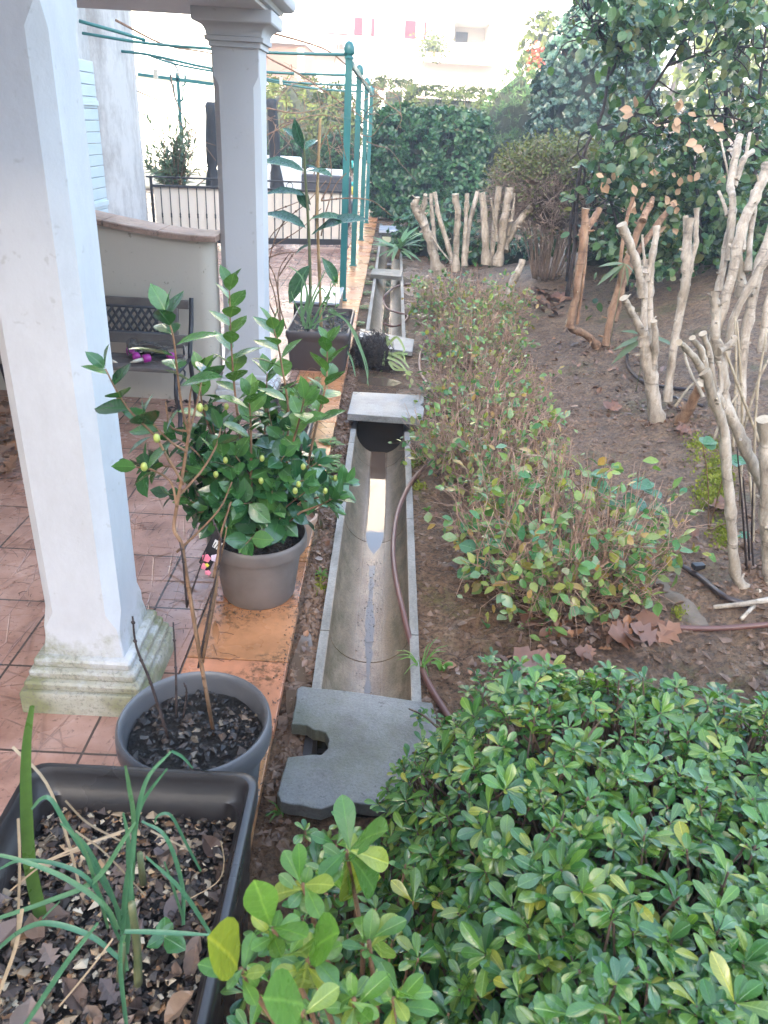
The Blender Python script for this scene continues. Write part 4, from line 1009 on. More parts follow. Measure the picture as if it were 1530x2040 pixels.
# --- leggy camellia in the near pot
def leggy():
    t = thing('leggy_camellia', 'tall leggy camellia with bare brown stems and few leaves in the grey pot', 'camellia', (POT1[0], POT1[1], .26))
    br = MB(); bk = MB(); L = []
    b0 = np.array([-.365, 1.40, .255])
    main = [b0] + pxpath([(402, 1330), (372, 1150), (362, 1085), (347, 1055), (352, 1010), (366, 930), (376, 865)], 1.40, 1.48)
    stem(br, main, .0050, .0034, 7)
    subs = [([(376, 865), (362, 810), (352, 730), (345, 670), (331, 625)], 1.48, 1.5, 7, .33, .082), ([(376, 865), (393, 800), (405, 745)], 1.48, 1.6, 4, .55, .07), ([(366, 965), (330, 905), (308, 868), (262, 822), (232, 778), (210, 735)], 1.45, 1.42, 6, .35, .07),
            ([(376, 870), (378, 800), (382, 770)], 1.48, 1.5, 0, 0, .03), ([(352, 1010), (340, 960), (300, 935), (268, 930)], 1.45, 1.5, 5, .4, .062), ([(358, 985), (400, 940), (430, 890), (440, 850)], 1.46, 1.6, 5, .4, .065), ([(372, 900), (340, 880), (300, 840)], 1.47, 1.45, 4, .4, .07)]
    for l, y0, y1, n, s0, sz in subs:
        p = pxpath(l, y0, y1); stem(br, p, .0032, .0016, 5)
        if n: shoot_leaves(L, p, n, sz*1.12, s0, spread=.85, lift=.5)
    for l, y0, y1, r in (([(405, 1310), (430, 1180), (437, 1080), (460, 1000)], 1.40, 1.5, .0042), ([(437, 1090), (425, 1150), (440, 1110), (452, 1050)], 1.5, 1.52, .003), ([(352, 1100), (400, 1055), (440, 1010), (462, 960)], 1.42, 1.5, .003), ([(432, 1140), (415, 1250), (405, 1320)], 1.42, 1.40, .004), ([(378, 860), (340, 850), (330, 800)], 1.48, 1.5, .003)):
        stem(br, pxpath(l, y0, y1), r, r*.5, 5)
    for l, y0, y1, r in (([(335, 1470), (300, 1360), (272, 1290), (264, 1228)], 1.36, 1.38, .0042), ([(352, 1430), (350, 1330), (345, 1240)], 1.38, 1.44, .0035), ([(372, 1205), (365, 1120), (358, 1080)], 1.41, 1.41, .003), ([(395, 1330), (420, 1200), (440, 1090), (424, 1035)], 1.40, 1.42, .003),
                         ([(372, 1210), (392, 1150), (410, 1100)], 1.41, 1.42, .0028), ([(365, 1430), (372, 1380), (366, 1360)], 1.39, 1.4, .003)):
        p = pxpath(l, y0, y1); stem(bk, p, r, r*.5, 5)
        for q in p[2::3]: bk.sphere(q, r*1.25, 4)
    br.build('stems', [STEM], t); bk.build('dead_stems', [BLKSTEM], t)
    MB().leaves(L, T_CAM).build('foliage', [L_CAM], t)
    for a, b, y in ((312, 873, 1.4), (287, 930, 1.4), (398, 812, 1.5)):
        MB().sphere(at(a, b, y), .008, 8, 0, (.9, .9, 1.2)).build('bud', [BUD], t)
    # dry curled leaf
    MB().leaves([(at(428, 1235, 1.43), (.1, 0, -1), (0, -1, .1), .06, .45)], T_DEADS).build('dead_leaf', [LITTER], t)
leggy()
# --- plant label hanging at the rim
def label_tag():
    y = 2.20
    t = thing('plant_label', 'black picture card showing pink camellia flowers hanging by the taupe pot', 'plant label', at(430, 1080, y))
    c = [at(a, b, y) for a, b in ((428, 1055), (447, 1075), (415, 1142), (396, 1120))]
    def card(q, o, m, name, par, r=None):
        q = [p + np.array([0, -o, 0]) for p in q]; back = [p + np.array([0, .0015, 0]) for p in q]
        return MB().loft([q, back]).build(name, [m], par, False)
    cb = card(c, 0, CARDB, 'card', t)
    wq = [at(a, b, y) for a, b in ((429, 1074), (444, 1082), (437, 1097), (423, 1088))]
    card(wq, .003, WHITEP, 'white_strip', t)
    for a, b in ((430, 1079), (434, 1083), (438, 1086)):
        card([at(a, b, y), at(a+1.5, b+.6, y), at(a-4, b+9, y), at(a-5.5, b+8, y)], .005, CARDB, 'strip_mark', t)
    for (a, b, r, m) in ((411, 1112, 10, PINK), (405, 1128, 8, PINK), (414, 1141, 7, PINK), (429, 1112, 10, PALEPK), (412, 1126, 5, YELL)):
        cc = at(a, b, y - .005); mb = MB(); n = 20; R_ = r*y/1516/.97
        V = [cc + np.array([0, -.003, 0])] + [cc + np.array([math.cos(2*math.pi*k/n), 0, math.sin(2*math.pi*k/n)])*R_*(1 + .12*math.cos(5*2*math.pi*k/n)) for k in range(n)]
        mb.add(V, [(0, 1+k, 1+(k+1) % n) for k in range(n)]).build('printed_flower', [m], t, False)
    MB().tube([at(428, 1055, y), at(440, 1030, 2.3)], .0008, 4).build('tie', [BLACKM], t)
label_tag()

# --- leeks and blades in the foreground planter
def leeks():
    t = thing('leek_plants', 'bluish green leek leaves sprawling over the dark planter in the foreground', 'leeks', (-.45, .75, .31))
    S = [([(270, 1833), (256, 1731), (254, 1668), (245, 1619)], .78, 6), ([(259, 1778), (266, 1645), (256, 1566), (249, 1525)], .80, 6), ([(264, 1754), (270, 1645), (292, 1554), (341, 1497)], .80, 6), ([(341, 1497), (362, 1508), (384, 1531)], .80, 4),
         ([(267, 1660), (284, 1598), (333, 1531)], .84, 5), ([(243, 1825), (188, 1731), (133, 1645), (102, 1594), (82, 1592), (63, 1612)], .80, 6), ([(238, 1872), (184, 1762), (118, 1723), (40, 1715), (0, 1731)], .74, 6), ([(235, 1852), (208, 1805), (130, 1750), (43, 1715), (-20, 1700)], .72, 7),
         ([(-10, 1832), (98, 1795), (188, 1755), (247, 1672), (270, 1637)], .74, 7), ([(240, 1912), (180, 1865), (98, 1840), (40, 1856), (-20, 1905)], .68, 8), ([(252, 1935), (243, 1880), (250, 1862)], .70, 8), ([(248, 1856), (330, 1858), (420, 1863)], .70, 7), ([(420, 1863), (362, 1775), (290, 1706)], .74, 6),
         ([(252, 2050), (239, 1931), (243, 1860)], .62, 7), ([(45, 2050), (130, 1922), (196, 1838)], .62, 8), ([(365, 1842), (362, 1762), (330, 1668), (282, 1636)], .80, 6), ([(364, 1830), (345, 1770), (327, 1716)], .8, 4),
         ([(243, 1860), (250, 1780), (262, 1700), (268, 1650)], .74, 9), ([(252, 1900), (258, 1800), (262, 1720)], .73, 8), ([(215, 1850), (190, 1760), (160, 1680), (120, 1640)], .76, 5), ([(400, 1736), (370, 1680), (340, 1625), (315, 1625), (308, 1640)], .9, 4), ([(240, 1850), (225, 1790), (180, 1700), (150, 1660)], .78, 6), ([(85, 1830), (120, 1795)], .7, 4)]
    mb = MB()
    for l, y, w in S:
        p = pxpath(l, y, y + random.uniform(-.02, .03)); n = len(p); ww = w*y/1516*1.0
        mb.strap(p, [ww*(.75 + .35*math.sin(math.pi*min(1, (i+1)/n*1.15))) * (1 if i < n-2 else .75) for i in range(n)], 0, .55)
    mb.build('leaves', [L_LEEK], t)
    mb = MB()
    for l, y, r in (([(275, 1960), (272, 1880), (262, 1800)], .72, .007), ([(240, 1950), (243, 1880)], .70, .007), ([(285, 1760), (278, 1700)], .82, .006)):
        stem(mb, pxpath(l, y), r, r*.8, 7)
    mb.build('shanks', [GSTEM], t)
    mb = MB()
    p = pxpath([(80, 1825), (58, 1715), (51, 1578), (53, 1480), (64, 1405)], .84, .86); n = len(p)
    mb.strap(p, [.0105*(1 - .75*(i/n)**2) for i in range(n)], 0, .3); mb.build('broad_blade', [L_BLADE], t)
    mb = MB()
    for l, y, w in (([(35, 1860), (39, 1720), (36, 1630)], .80, 4), ([(157, 1760), (133, 1668), (92, 1560), (25, 1488)], .86, 4), ([(-5, 1985), (30, 1890), (44, 1810)], .68, 6), ([(140, 1700), (190, 1675), (260, 1650)], .86, 3), ([(60, 1730), (150, 1690), (240, 1660)], .84, 3), ([(118, 2005), (180, 1930), (225, 1870)], .64, 3), ([(300, 1655), (360, 1685), (385, 1700)], .9, 3), ([(440, 1675), (446, 1720), (430, 1760), (360, 1800)], .86, 1.6), ([(130, 1595), (175, 1640), (250, 1680)], .9, 3), ([(150, 1655), (210, 1700), (290, 1785)], .8, 2.5), ([(20, 1775), (90, 1720), (170, 1690)], .82, 2.5)):
        p = pxpath(l, y, y + .03); mb.strap(p, [w*y/1516]*len(p), 0, .3)
    mb.build('dry_leaves', [L_STRAW], t)
leeks()
t = thing('garden_seedling', 'tiny dark-leaved seedling growing at the edge of the leek planter', 'seedling', gnd(335, 1890, .32))
c = gnd(330, 1890, .33)
MB().leaves([(c + np.array([0, 0, .03]), d, (0, -.3, 1), s, 1.2) for d, s in (((1, -.5, .1), .045), ((-.2, .9, .3), .035), ((-.8, -.6, .1), .03), ((.3, .5, .5), .025))], T_OV).build('leaves', [L_CAM], t)
MB().tube([c - np.array([0, 0, .01]), c + np.array([0, 0, .03])], .0015, 5).build('stem', [GSTEM], t)

# --- loquat, stake and climber in the rear planter
def loquat():
    y = 5.62
    t = thing('loquat_sapling', 'young loquat with big ribbed drooping leaves in the brown planter', 'sapling', at(615, 650, y))
    mb = MB(); p = pxpath([(617, 655), (618, 560), (614, 440), (608, 350), (606, 300), (600, 275)], y); stem(mb, p, .013, .006); mb.build('stem', [GSTEM], t)
    S = [((612, 345), (516, 326)), ((610, 342), (655, 352)), ((606, 300), (583, 246)), ((606, 300), (632, 278)), ((604, 290), (565, 255)), ((612, 392), (535, 388)), ((613, 382), (612, 412)), ((614, 458), (527, 428)), ((618, 436), (686, 440)), ((620, 468), (722, 438)), ((619, 488), (588, 508)), ((619, 525), (572, 590)), ((640, 512), (676, 560)), ((606, 330), (640, 345)), ((618, 420), (590, 380))]
    L = []
    for k, (a, b) in enumerate(S):
        A = at(*a, y); B = at(*b, y + random.uniform(-.15, .12)); d = B - A; ln = np.linalg.norm(d)*1.06
        up = np.array([0, -.35, 1]) if abs(d[2]) < abs(d[0]) else np.array([-.4 if d[0] < 0 else .5, -.9, .3])
        L.append((A, nrm(d + np.array([0, 0, .25*ln if abs(d[2]) < abs(d[0]) else 0])), up, ln, .85))
        pass
    L.append((at(600, 590, y), nrm(at(575, 530, y)-at(603, 505, y)), np.array([-.3, -.9, .2]), .01, 1))
    MB().leaves(L, T_LOQ).build('leaves', [L_LOQ], t)
    mb = MB(); p = pxpath([(640, 660), (637, 560), (632, 430), (634, 330), (638, 235)], y + .06); r = np.linspace(.012, .009, len(p))
    r[::6] *= 1.25; mb.tube(p, r, 8)
    o = mb.build('garden_stake', [CANE]); tag(o, 'straight bamboo cane staking the loquat sapling', 'stake')
    mb = MB()
    for l, y0, y1 in (([(560, 655), (548, 590), (535, 530), (560, 450), (610, 405), (650, 360)], 5.7, 5.75), ([(545, 645), (508, 570), (502, 540), (532, 500), (600, 455), (640, 415)], 5.7, 5.8), ([(548, 630), (525, 575), (517, 530), (540, 470), (575, 440)], 5.75, 5.8), ([(560, 650), (550, 560), (530, 515), (512, 465), (530, 430), (600, 400)], 5.8, 5.85),
                      ([(570, 655), (556, 600), (556, 540), (580, 500)], 5.6, 5.7), ([(528, 640), (507, 600), (502, 555), (515, 530)], 5.6, 5.7), ([(530, 515), (560, 505), (590, 503)], 5.7, 5.7), ([(556, 550), (575, 520), (585, 505)], 5.7, 5.7), ([(640, 400), (660, 350), (650, 270), (640, 275)], 5.75, 5.8), ([(625, 350), (640, 290), (670, 250), (690, 320)], 5.8, 5.85), ([(640, 400), (690, 395), (740, 400), (780, 430)], 5.8, 6.2), ([(640, 470), (650, 420), (668, 370), (690, 345)], 5.8, 5.85)):
        p = pxpath(l, y0, y1); stem(mb, p, .0055, .003, 5)
        for q in p[3::5]: mb.sphere(q, .008, 4)
    o = mb.build('bare_vine', [REDB]); tag(o, 'leafless reddish vine looping out of the loquat planter', 'vine')
    mb = MB(); y = 5.5
    for l, w in (([(605, 650), (600, 600), (604, 545)], 5), ([(610, 655), (620, 600), (648, 540)], 4), ([(608, 655), (625, 600), (640, 575), (650, 585)], 4), ([(600, 640), (612, 590), (600, 550), (575, 530)], 4), ([(615, 655), (640, 610), (665, 565)], 4), ([(618, 650), (660, 630), (690, 622)], 3), ([(625, 655), (652, 600), (660, 560)], 3), ([(655, 620), (690, 640), (715, 690), (728, 730), (735, 775)], 3.5), ([(660, 615), (700, 650), (722, 700), (733, 740), (728, 790)], 3.2), ([(685, 690), (700, 715), (708, 750)], 4), ([(610, 650), (590, 610), (580, 580)], 3), ([(620, 655), (612, 610), (622, 570)], 5)):
        p = pxpath(l, y, y - (.35 if l[-1][1] > 700 else 0)); n = len(p)
        mb.strap(p, [w*y/1516*.55*(1 - .8*(i/n)**2) for i in range(n)], 0, .4)
    o = mb.build('strap_leaf_plant', [L_STRAP]); tag(o, 'strappy green plant leaning out of the loquat planter over the slabs', 'plant')
    t = thing('rosette_weed', 'small upright leafy weed at the front corner of the loquat planter', 'weed', at(665, 640, 5.5))
    L = []; mb = MB()
    for l in ([(662, 655), (668, 610), (668, 560)], [(660, 655), (655, 630), (650, 600)]):
        p = pxpath(l, 5.5); stem(mb, p, .004, .002, 5); shoot_leaves(L, p, 10, .06, .3)
    MB().leaves(L, T_PITS).build('leaves', [L_CLOVER], t); mb.build('stems', [GSTEM], t)
loquat()
def weeds(name, label, spots, n, r, size, mat, tpl, cat='weeds'):
    L = []; mb = MB(); c0 = np.mean([s for s in spots], axis=0)
    t = thing(name, label, cat, c0)
    for c in spots:
        for k in range(n):
            a = random.uniform(0, 6.28); q = r*math.sqrt(random.random()); h = random.uniform(.3, 1)*r*.9
            p = np.array([c[0] + q*math.cos(a), c[1] + q*math.sin(a), c[2] + h]); b = np.array([c[0] + q*.4*math.cos(a), c[1] + q*.4*math.sin(a), c[2]])
            mb.tube([b, (b+p)/2 + rnd3(.004), p], .0012, 4)
            for j in range(3): L.append((p, nrm((math.cos(a + j*2.1), math.sin(a + j*2.1), .2)), (0, 0, 1), size*random.uniform(.7, 1.2), 1.25))
    MB().leaves(L, tpl).build('leaves', [mat], t); mb.build('stems', [GSTEM], t)
weeds('clover_weeds', 'pale green clover weeds growing in the low dark trough', [(-.5 + random.uniform(-.1, .12), y, .12) for y in np.linspace(3.35, 4.5, 9)], 16, .075, .026, L_CLOVER, T_OVS)
weeds('path_weed', 'fresh green weed sprouting between the edge tiles and thick raised slab', [(-.255, 3.72, -.03), (-.27, 3.95, -.02), (-.235, 3.62, -.03)], 16, .05, .028, L_CLOVER, T_OVS)
mb = MB()
for k in range(130):
    a = np.array([random.uniform(-.62, -.37), random.uniform(3.3, 4.7), .12]); b = a + np.array([random.uniform(-.12, .14), random.uniform(-.12, .1), random.uniform(.01, .1)])
    mb.tube(spline([a, (a+b)/2 + np.array([0, 0, .05]), b], 4), .0012, 4)
o = mb.build('dead_stalks', [REDB]); tag(o, 'tangle of reddish dead stalks in the low dark trough', 'stalks', None, 'stuff')

# --- foreground pittosporum bush (right) and bright shoots (left)
def rosette(L, c, axis, k, size, wf=1.0, spread=(.6, 1.3)):
    axis = nrm(axis); a = nrm(np.cross(axis, (.31, .87, .2))); b = np.cross(axis, a); ph = random.uniform(0, 6.28)
    for i in range(k):
        ph += 2.39996; s = random.uniform(*spread) * (1 if i < k*.6 else .45)
        rd = a*math.cos(ph) + b*math.sin(ph)
        d = nrm(rd*s + axis*random.uniform(.25, .7) + rnd3(.08))
        L.append((c - axis*random.uniform(0, .015), d, nrm(axis*1.2 - rd*.2 + rnd3(.1)), size*random.uniform(.65, 1.15)*(.75 if i > k*.6 else 1), wf*random.uniform(.85, 1.12)))
def bush_top(x, y):
    # height of the clipped bush surface over the ground plan
    fx = 1 - max(0, (.36 - x)/.34)**2 if x < .36 else 1
    e = (max(0, (y - 1.22)/.30))**2
    s = .53 + .05*math.sin(x*4) + .05*vn(x, y, 2.6, 4) + .10*max(0, .9 - y)
    return s*max(0, fx)*(1 - e) if e < 1 else -1
def pittosporum():
    t = thing('pittosporum_bush', 'dense bushy evergreen with rounded glossy leaves filling the near foreground', 'bush', (.9, 1.0, -.03))
    L = []; st = MB(); n = 0; core = MB()
    while n < 2900:
        x, y = random.uniform(.06, 1.75), random.uniform(.25, 1.56); z = bush_top(x, y) + .02
        if z < .1: continue
        hole = vn(x, y, 4.2, 11)
        if hole > .40 and random.random() < .6: continue
        n += 1
        dep = random.choice([0, 0, 0, 0, .06, .12, .2]) * random.random()
        gx = (bush_top(x+.03, y) - bush_top(x-.03, y))/.06; gy = (bush_top(x, y+.03) - bush_top(x, y-.03))/.06
        ax = nrm(np.array([-gx*.4, -gy*.4, 1]) + rnd3(.28)); zz = z - dep + random.uniform(-.03, .035)
        c = np.array([x, y, max(.05, zz)])
        rosette(L, c, ax, random.randint(7, 11), .037*random.uniform(.65, 1.35) + .010*max(0, 1.0 - y), random.uniform(.8, 1.05))
        q = c - ax*random.uniform(.06, .14); q[2] -= .02
        st.tube([q - np.array([(x-.8)*.12, (y-.9)*.1, .1]), q, c], [.0032, .0025, .0018], 5)
    # sprawling left arm over the slab
    for l, y0, y1 in (([(960, 1560), (900, 1480), (850, 1430), (815, 1412)], 1.5, 1.72), ([(960, 1600), (890, 1540), (840, 1500), (822, 1500)], 1.4, 1.55), ([(1000, 1500), (960, 1400), (970, 1340), (985, 1325)], 1.55, 1.75), ([(900, 1640), (860, 1600), (790, 1590), (755, 1600)], 1.3, 1.42), ([(980, 1480), (930, 1410), (925, 1380)], 1.55, 1.7), ([(1000, 1420), (1020, 1350), (1015, 1325)], 1.65, 1.75), ([(900, 1700), (830, 1690), (760, 1700), (700, 1690)], 1.1, 1.2), ([(900, 1600), (840, 1560), (822, 1540)], 1.4, 1.5), ([(940, 1520), (880, 1470), (870, 1420)], 1.5, 1.62)):
        p = pxpath(l, y0, y1); stem(st, p, .005, .0025, 6)
        for q in p[4::3]:
            rosette(L, q + rnd3(.015), np.array([0, 0, 1]) + rnd3(.3), random.randint(6, 8), .042*random.uniform(.75, 1.1))
            if random.random() < .6: rosette(L, q + rnd3(.04), np.array([0, 0, 1]) + rnd3(.4), 6, .036)
    for k in range(420):   # loose inner leaves
        x, y = random.uniform(.15, 1.7), random.uniform(.3, 1.45); z = bush_top(x, y)
        if z < .12: continue
        L.append((np.array([x, y, random.uniform(.08, z)]), rnd3(), np.array([0, 0, 1]) + rnd3(.5), .05, 1))
    MB().leaves(L, T_PIT).build('foliage', [L_PIT], t)
    for k in range(60):
        x, y = random.uniform(.3, 1.6), random.uniform(.4, 1.35); z = max(.15, bush_top(x, y) - .05)
        b = np.array([.4 + .8*random.random(), .7 + .5*random.random(), -.05])
        st.tube(spline([b, (b + np.array([x, y, z]))/2 + rnd3(.05), np.array([x, y, z])], 4), np.linspace(.009, .003, 9), 6)
    st.build('stems', [BRSTEM], t)
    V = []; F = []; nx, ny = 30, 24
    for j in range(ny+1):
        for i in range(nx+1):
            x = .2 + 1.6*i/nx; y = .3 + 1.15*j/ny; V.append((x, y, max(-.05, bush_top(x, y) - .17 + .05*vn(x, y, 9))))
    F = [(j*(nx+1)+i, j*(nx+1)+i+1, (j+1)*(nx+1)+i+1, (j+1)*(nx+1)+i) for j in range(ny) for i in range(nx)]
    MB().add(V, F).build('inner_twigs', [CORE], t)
pittosporum()
def shoots():
    t = thing('evergreen_shoots', 'loose bright green evergreen shoots rising right of the leek planter', 'bush', (-.02, .6, -.03))
    L = []; Ls = []; st = MB()
    big = [((690, 1695), .72, [(675, 1590, 1.15), (735, 1640, 1.0), (775, 1720, 1.0), (655, 1790, .0), (730, 1800, 1.0), (640, 1740, .7), (760, 1770, .8)]),
           ((603, 1762), .62, [(530, 1770, 1), (650, 1755, .9), (570, 1700, 1), (605, 1700, .8), (630, 1820, 1)]),
           ((545, 1850), .56, [(520, 1790, 1), (480, 1860, 1), (590, 1820, 1), (600, 1850, .8), (560, 1900, .8)]),
           ((612, 1910), .56, [(580, 1870, 1.1), (630, 1860, 1.1), (670, 1890, 1), (660, 1920, 1), (550, 1965, 1), (600, 1990, 1), (660, 1950, .9)]),
           ((735, 1875), .60, [(795, 1840, 1), (765, 1895, .8), (730, 1820, .8), (690, 1850, .8)]),
           ((785, 1990), .52, [(750, 1920, 1.1), (800, 1945, 1), (860, 1970, 1.1), (740, 1990, 1), (810, 2030, 1)]),
           ((705, 1990), .50, [(690, 1950, .8), (760, 2020, 1.1), (700, 2050, 1.1), (660, 2010, 1)]),
           ((480, 1930), .52, [(470, 1880, 1), (450, 1965, .8), (510, 1960, .8)]), ((600, 2010), .46, [(600, 2040, 1.2), (560, 1990, 1), (640, 1990, 1), (570, 2050, 1)])]
    for (c, y, tips) in big:
        A = at(*c, y)
        for (a, b, f) in tips:
            B = at(a, b, y + random.uniform(-.05, .05)); d = B - A; ln = np.linalg.norm(d)
            if ln < .01: continue
            L.append((A + rnd3(.003), nrm(d), nrm(CAMP - A + np.array([0, .2, .5]) + rnd3(.25)), ln*1.08, random.uniform(.95, 1.15)))
        rosette(L, A - np.array([0, 0, .012]), np.array([0, -.25, 1]) + rnd3(.1), 5, .046)
        b = np.array([A[0]*.5 + .02, y + .12, -.03]); stem(st, spline([b, (A+b)/2 + np.array([.02, .03, 0]), A], 5), .006, .003)
    n = 0
    while n < 190:
        x, y = random.uniform(-.19, .24), random.uniform(.34, 1.16); top = .34 + .26*max(0, (.9 - y)/.6) + .05*vn(x, y, 5) - .6*max(0, y-1.0)
        if x < -.12 and y > .95: continue
        n += 1; z = top - random.random()**2*.3
        rosette(Ls, np.array([x, y, max(.02, z)]), np.array([0, 0, 1]) + rnd3(.35), random.randint(5, 8), random.uniform(.034, .052))
        st.tube([(x*.7, y, -.03), (x*.9, y + .01, z*.5), (x, y, z)], [.004, .003, .002], 5)
    MB().leaves(L, T_PITL).build('leading_leaves', [L_SHOOT], t)
    MB().leaves(Ls, T_PIT).build('foliage', [L_PIT], t)
    st.build('stems', [STEM], t)
shoots()

# ================================================================== GARDEN: PRUNED SHRUBS
def R3(px_r, y): return px_r * y / 1516 * 0.72
BASES = []
def pruned(label, stems, mat=PALEB, group='hard pruned shrubs'):
    """stems: list of (base depth, tip depth, [(px, py, radius px)])"""
    f = stems[0][2][0]; t = thing('pruned_shrub', label, 'pruned shrub', at(f[0], f[1], stems[0][0]), group)
    for y0, y1, l in stems:
        n = len(l); P = []; Rr = []
        for i, (a, b, r) in enumerate(l):
            y = y0 + (y1 - y0)*i/(n-1); P.append(at(a, b, y)); Rr.append(R3(r, y))
        sp = spline(P, 5) if n > 2 else P
        if n > 2:
            rr = np.interp(np.linspace(0, n-1, len(sp)), range(n), Rr)
            rr = [r*(1 + .16*noise.noise(Vector((i*.8, y0*7, l[0][0])))) * (1.22 if (i*7 + int(l[0][0])) % 6 == 3 else 1.0) for i, r in enumerate(rr)]
            rr[0] *= 1.35; rr[1] *= 1.15; rr[-1] *= 1.1
            sp = [p_ + rnd3(.10)*r_ for p_, r_ in zip(sp, rr)]
        else: rr = Rr
        mb = MB().tube(sp, rr, 10, 0, 1)
        for k in range(1 + len(sp)//5 if len(sp) > 2 else 0):      # snags and bud knots
            i = random.randint(1, len(sp)-2); d = nrm(np.cross(nrm(sp[i+1]-sp[i-1]), rnd3()) + np.array([0, 0, .3]))
            mb.tube([sp[i] + d*rr[i]*.6, sp[i] + d*rr[i]*1.25, sp[i] + d*rr[i]*random.uniform(1.35, 2.4)], [rr[i]*.34, rr[i]*.26, rr[i]*.16], 6, 0, 1)
        mb.build('branch', [mat, CUT], t, True, 0, 50)
    BASES.append(at(f[0], f[1], stems[0][0]))
    return t
def gy(px, py): return grd(px, py)[1]
y = 8.3; R3_ = R3; R3 = lambda r, y: R3_(r, y)*.72
pruned('knobbly pruned trunk leaning left, the closest of the far pale stumps to the drain', [(8.3, 8.3, [(872, 545, 19), (860, 490, 17), (843, 440, 15), (836, 415, 14)]), (8.28, 8.25, [(845, 450, 13), (832, 425, 15), (826, 408, 13), (832, 393, 10)]), (8.28, 8.2, [(838, 430, 11), (846, 405, 9), (848, 388, 7)]), (8.35, 8.5, [(905, 535, 9), (890, 480, 9), (872, 420, 8), (866, 383, 7)]), (8.4, 8.5, [(868, 500, 7), (862, 440, 7), (858, 385, 7)]), (8.2, 8.1, [(860, 470, 3), (880, 500, 3), (900, 525, 2)])])
pruned('pale pruned shrub with three upright forked stems, second from the drain', [(8.3, 8.3, [(908, 540, 12), (910, 470, 11), (912, 420, 11), (906, 388, 12)]), (8.3, 8.45, [(925, 530, 10), (928, 450, 8), (931, 385, 8)]), (8.32, 8.6, [(926, 520, 9), (935, 450, 8), (952, 383, 8)])])
pruned('pale pruned clump of thick sawn stems in front of the twiggy brown shrub', [(8.2, 8.2, [(968, 525, 14), (966, 450, 13), (961, 385, 11)]), (8.3, 8.4, [(978, 530, 8), (985, 450, 9), (995, 373, 10)]), (8.25, 8.3, [(992, 530, 16), (1002, 460, 14), (1008, 420, 14), (1016, 374, 13)]), (8.3, 8.5, [(1000, 500, 14), (1025, 455, 12), (1058, 412, 12)]), (8.3, 8.35, [(1012, 470, 6), (1022, 420, 5), (1024, 385, 4)]), (8.2, 8.1, [(990, 480, 6), (984, 430, 5), (978, 395, 4)])])
pruned('short thick sawn stub leaning right at the edge of the sparse bushes', [(7.3, 7.45, [(1005, 612, 16), (1022, 565, 14), (1042, 518, 12)])])
R3 = R3_
yb = gy(1190, 690)
pruned('reddish brown pruned stem with an elbow at its foot, standing alone', [(yb, yb - .25, [(1190, 690, 11), (1168, 668, 10), (1140, 654, 10), (1134, 640, 9)]), (yb - .25, yb - .2, [(1135, 652, 9), (1148, 580, 10), (1160, 500, 10), (1165, 455, 11), (1166, 416, 8)]), (yb - .2, yb - .1, [(1166, 465, 8), (1180, 440, 8), (1194, 418, 8)]), (yb - .23, yb - .2, [(1150, 645, 4), (1162, 560, 4), (1170, 470, 4)])], REDB)
yb = gy(1210, 690)
pruned('brown pruned shrub with stems raking right behind the elbowed stem', [(yb, yb + .2, [(1205, 690, 10), (1225, 600, 10), (1250, 520, 10), (1275, 450, 9), (1296, 405, 9)]), (yb + .1, yb + .5, [(1222, 640, 10), (1255, 530, 9), (1300, 460, 8), (1340, 408, 8)]), (yb + .05, yb + .1, [(1236, 600, 6), (1236, 520, 5), (1248, 440, 5), (1262, 393, 5)]), (yb + .1, yb + .3, [(1280, 440, 7), (1295, 410, 6), (1300, 395, 5)])], REDB)
yb = gy(1308, 838)
pruned('pale pruned shrub with a forked trunk and many sawn branches over the bare soil', [(yb, yb, [(1310, 842, 17), (1300, 780, 18), (1288, 710, 17), (1282, 670, 15)]), (yb, yb - .1, [(1284, 670, 11), (1268, 640, 10), (1252, 612, 10), (1243, 594, 9)]), (yb, yb + .1, [(1284, 680, 12), (1283, 610, 9), (1285, 550, 9), (1287, 520, 9)]), (yb, yb + .05, [(1284, 540, 9), (1270, 570, 8)]),
        (yb + .03, yb - .05, [(1280, 590, 10), (1272, 540, 11), (1255, 490, 11), (1238, 446, 12)]), (yb + .05, yb + .1, [(1298, 690, 12), (1294, 610, 10), (1296, 540, 9), (1305, 480, 8), (1308, 450, 8)]), (yb + .05, yb + .15, [(1290, 560, 6), (1300, 500, 6), (1311, 455, 6)]), (yb, yb - .08, [(1300, 740, 10), (1306, 690, 9), (1303, 640, 8)]), (yb + .05, yb + .05, [(1285, 530, 4), (1281, 490, 3), (1279, 468, 3)]),
        (yb + .05, yb + .3, [(1328, 800, 10), (1340, 710, 11), (1352, 640, 11), (1365, 560, 12), (1368, 500, 13), (1374, 435, 10)]), (yb + .3, yb + .4, [(1368, 570, 8), (1378, 520, 7), (1386, 480, 7), (1388, 415, 6)]), (yb + .28, yb + .32, [(1366, 480, 7), (1366, 430, 7)])])
yb = gy(1360, 838)
pruned('short reddish sawn stump leaning beside the forked pale shrub', [(yb, yb - .15, [(1356, 842, 16), (1378, 800, 15), (1398, 765, 13)])], REDB)
yb = gy(1500, 1165)
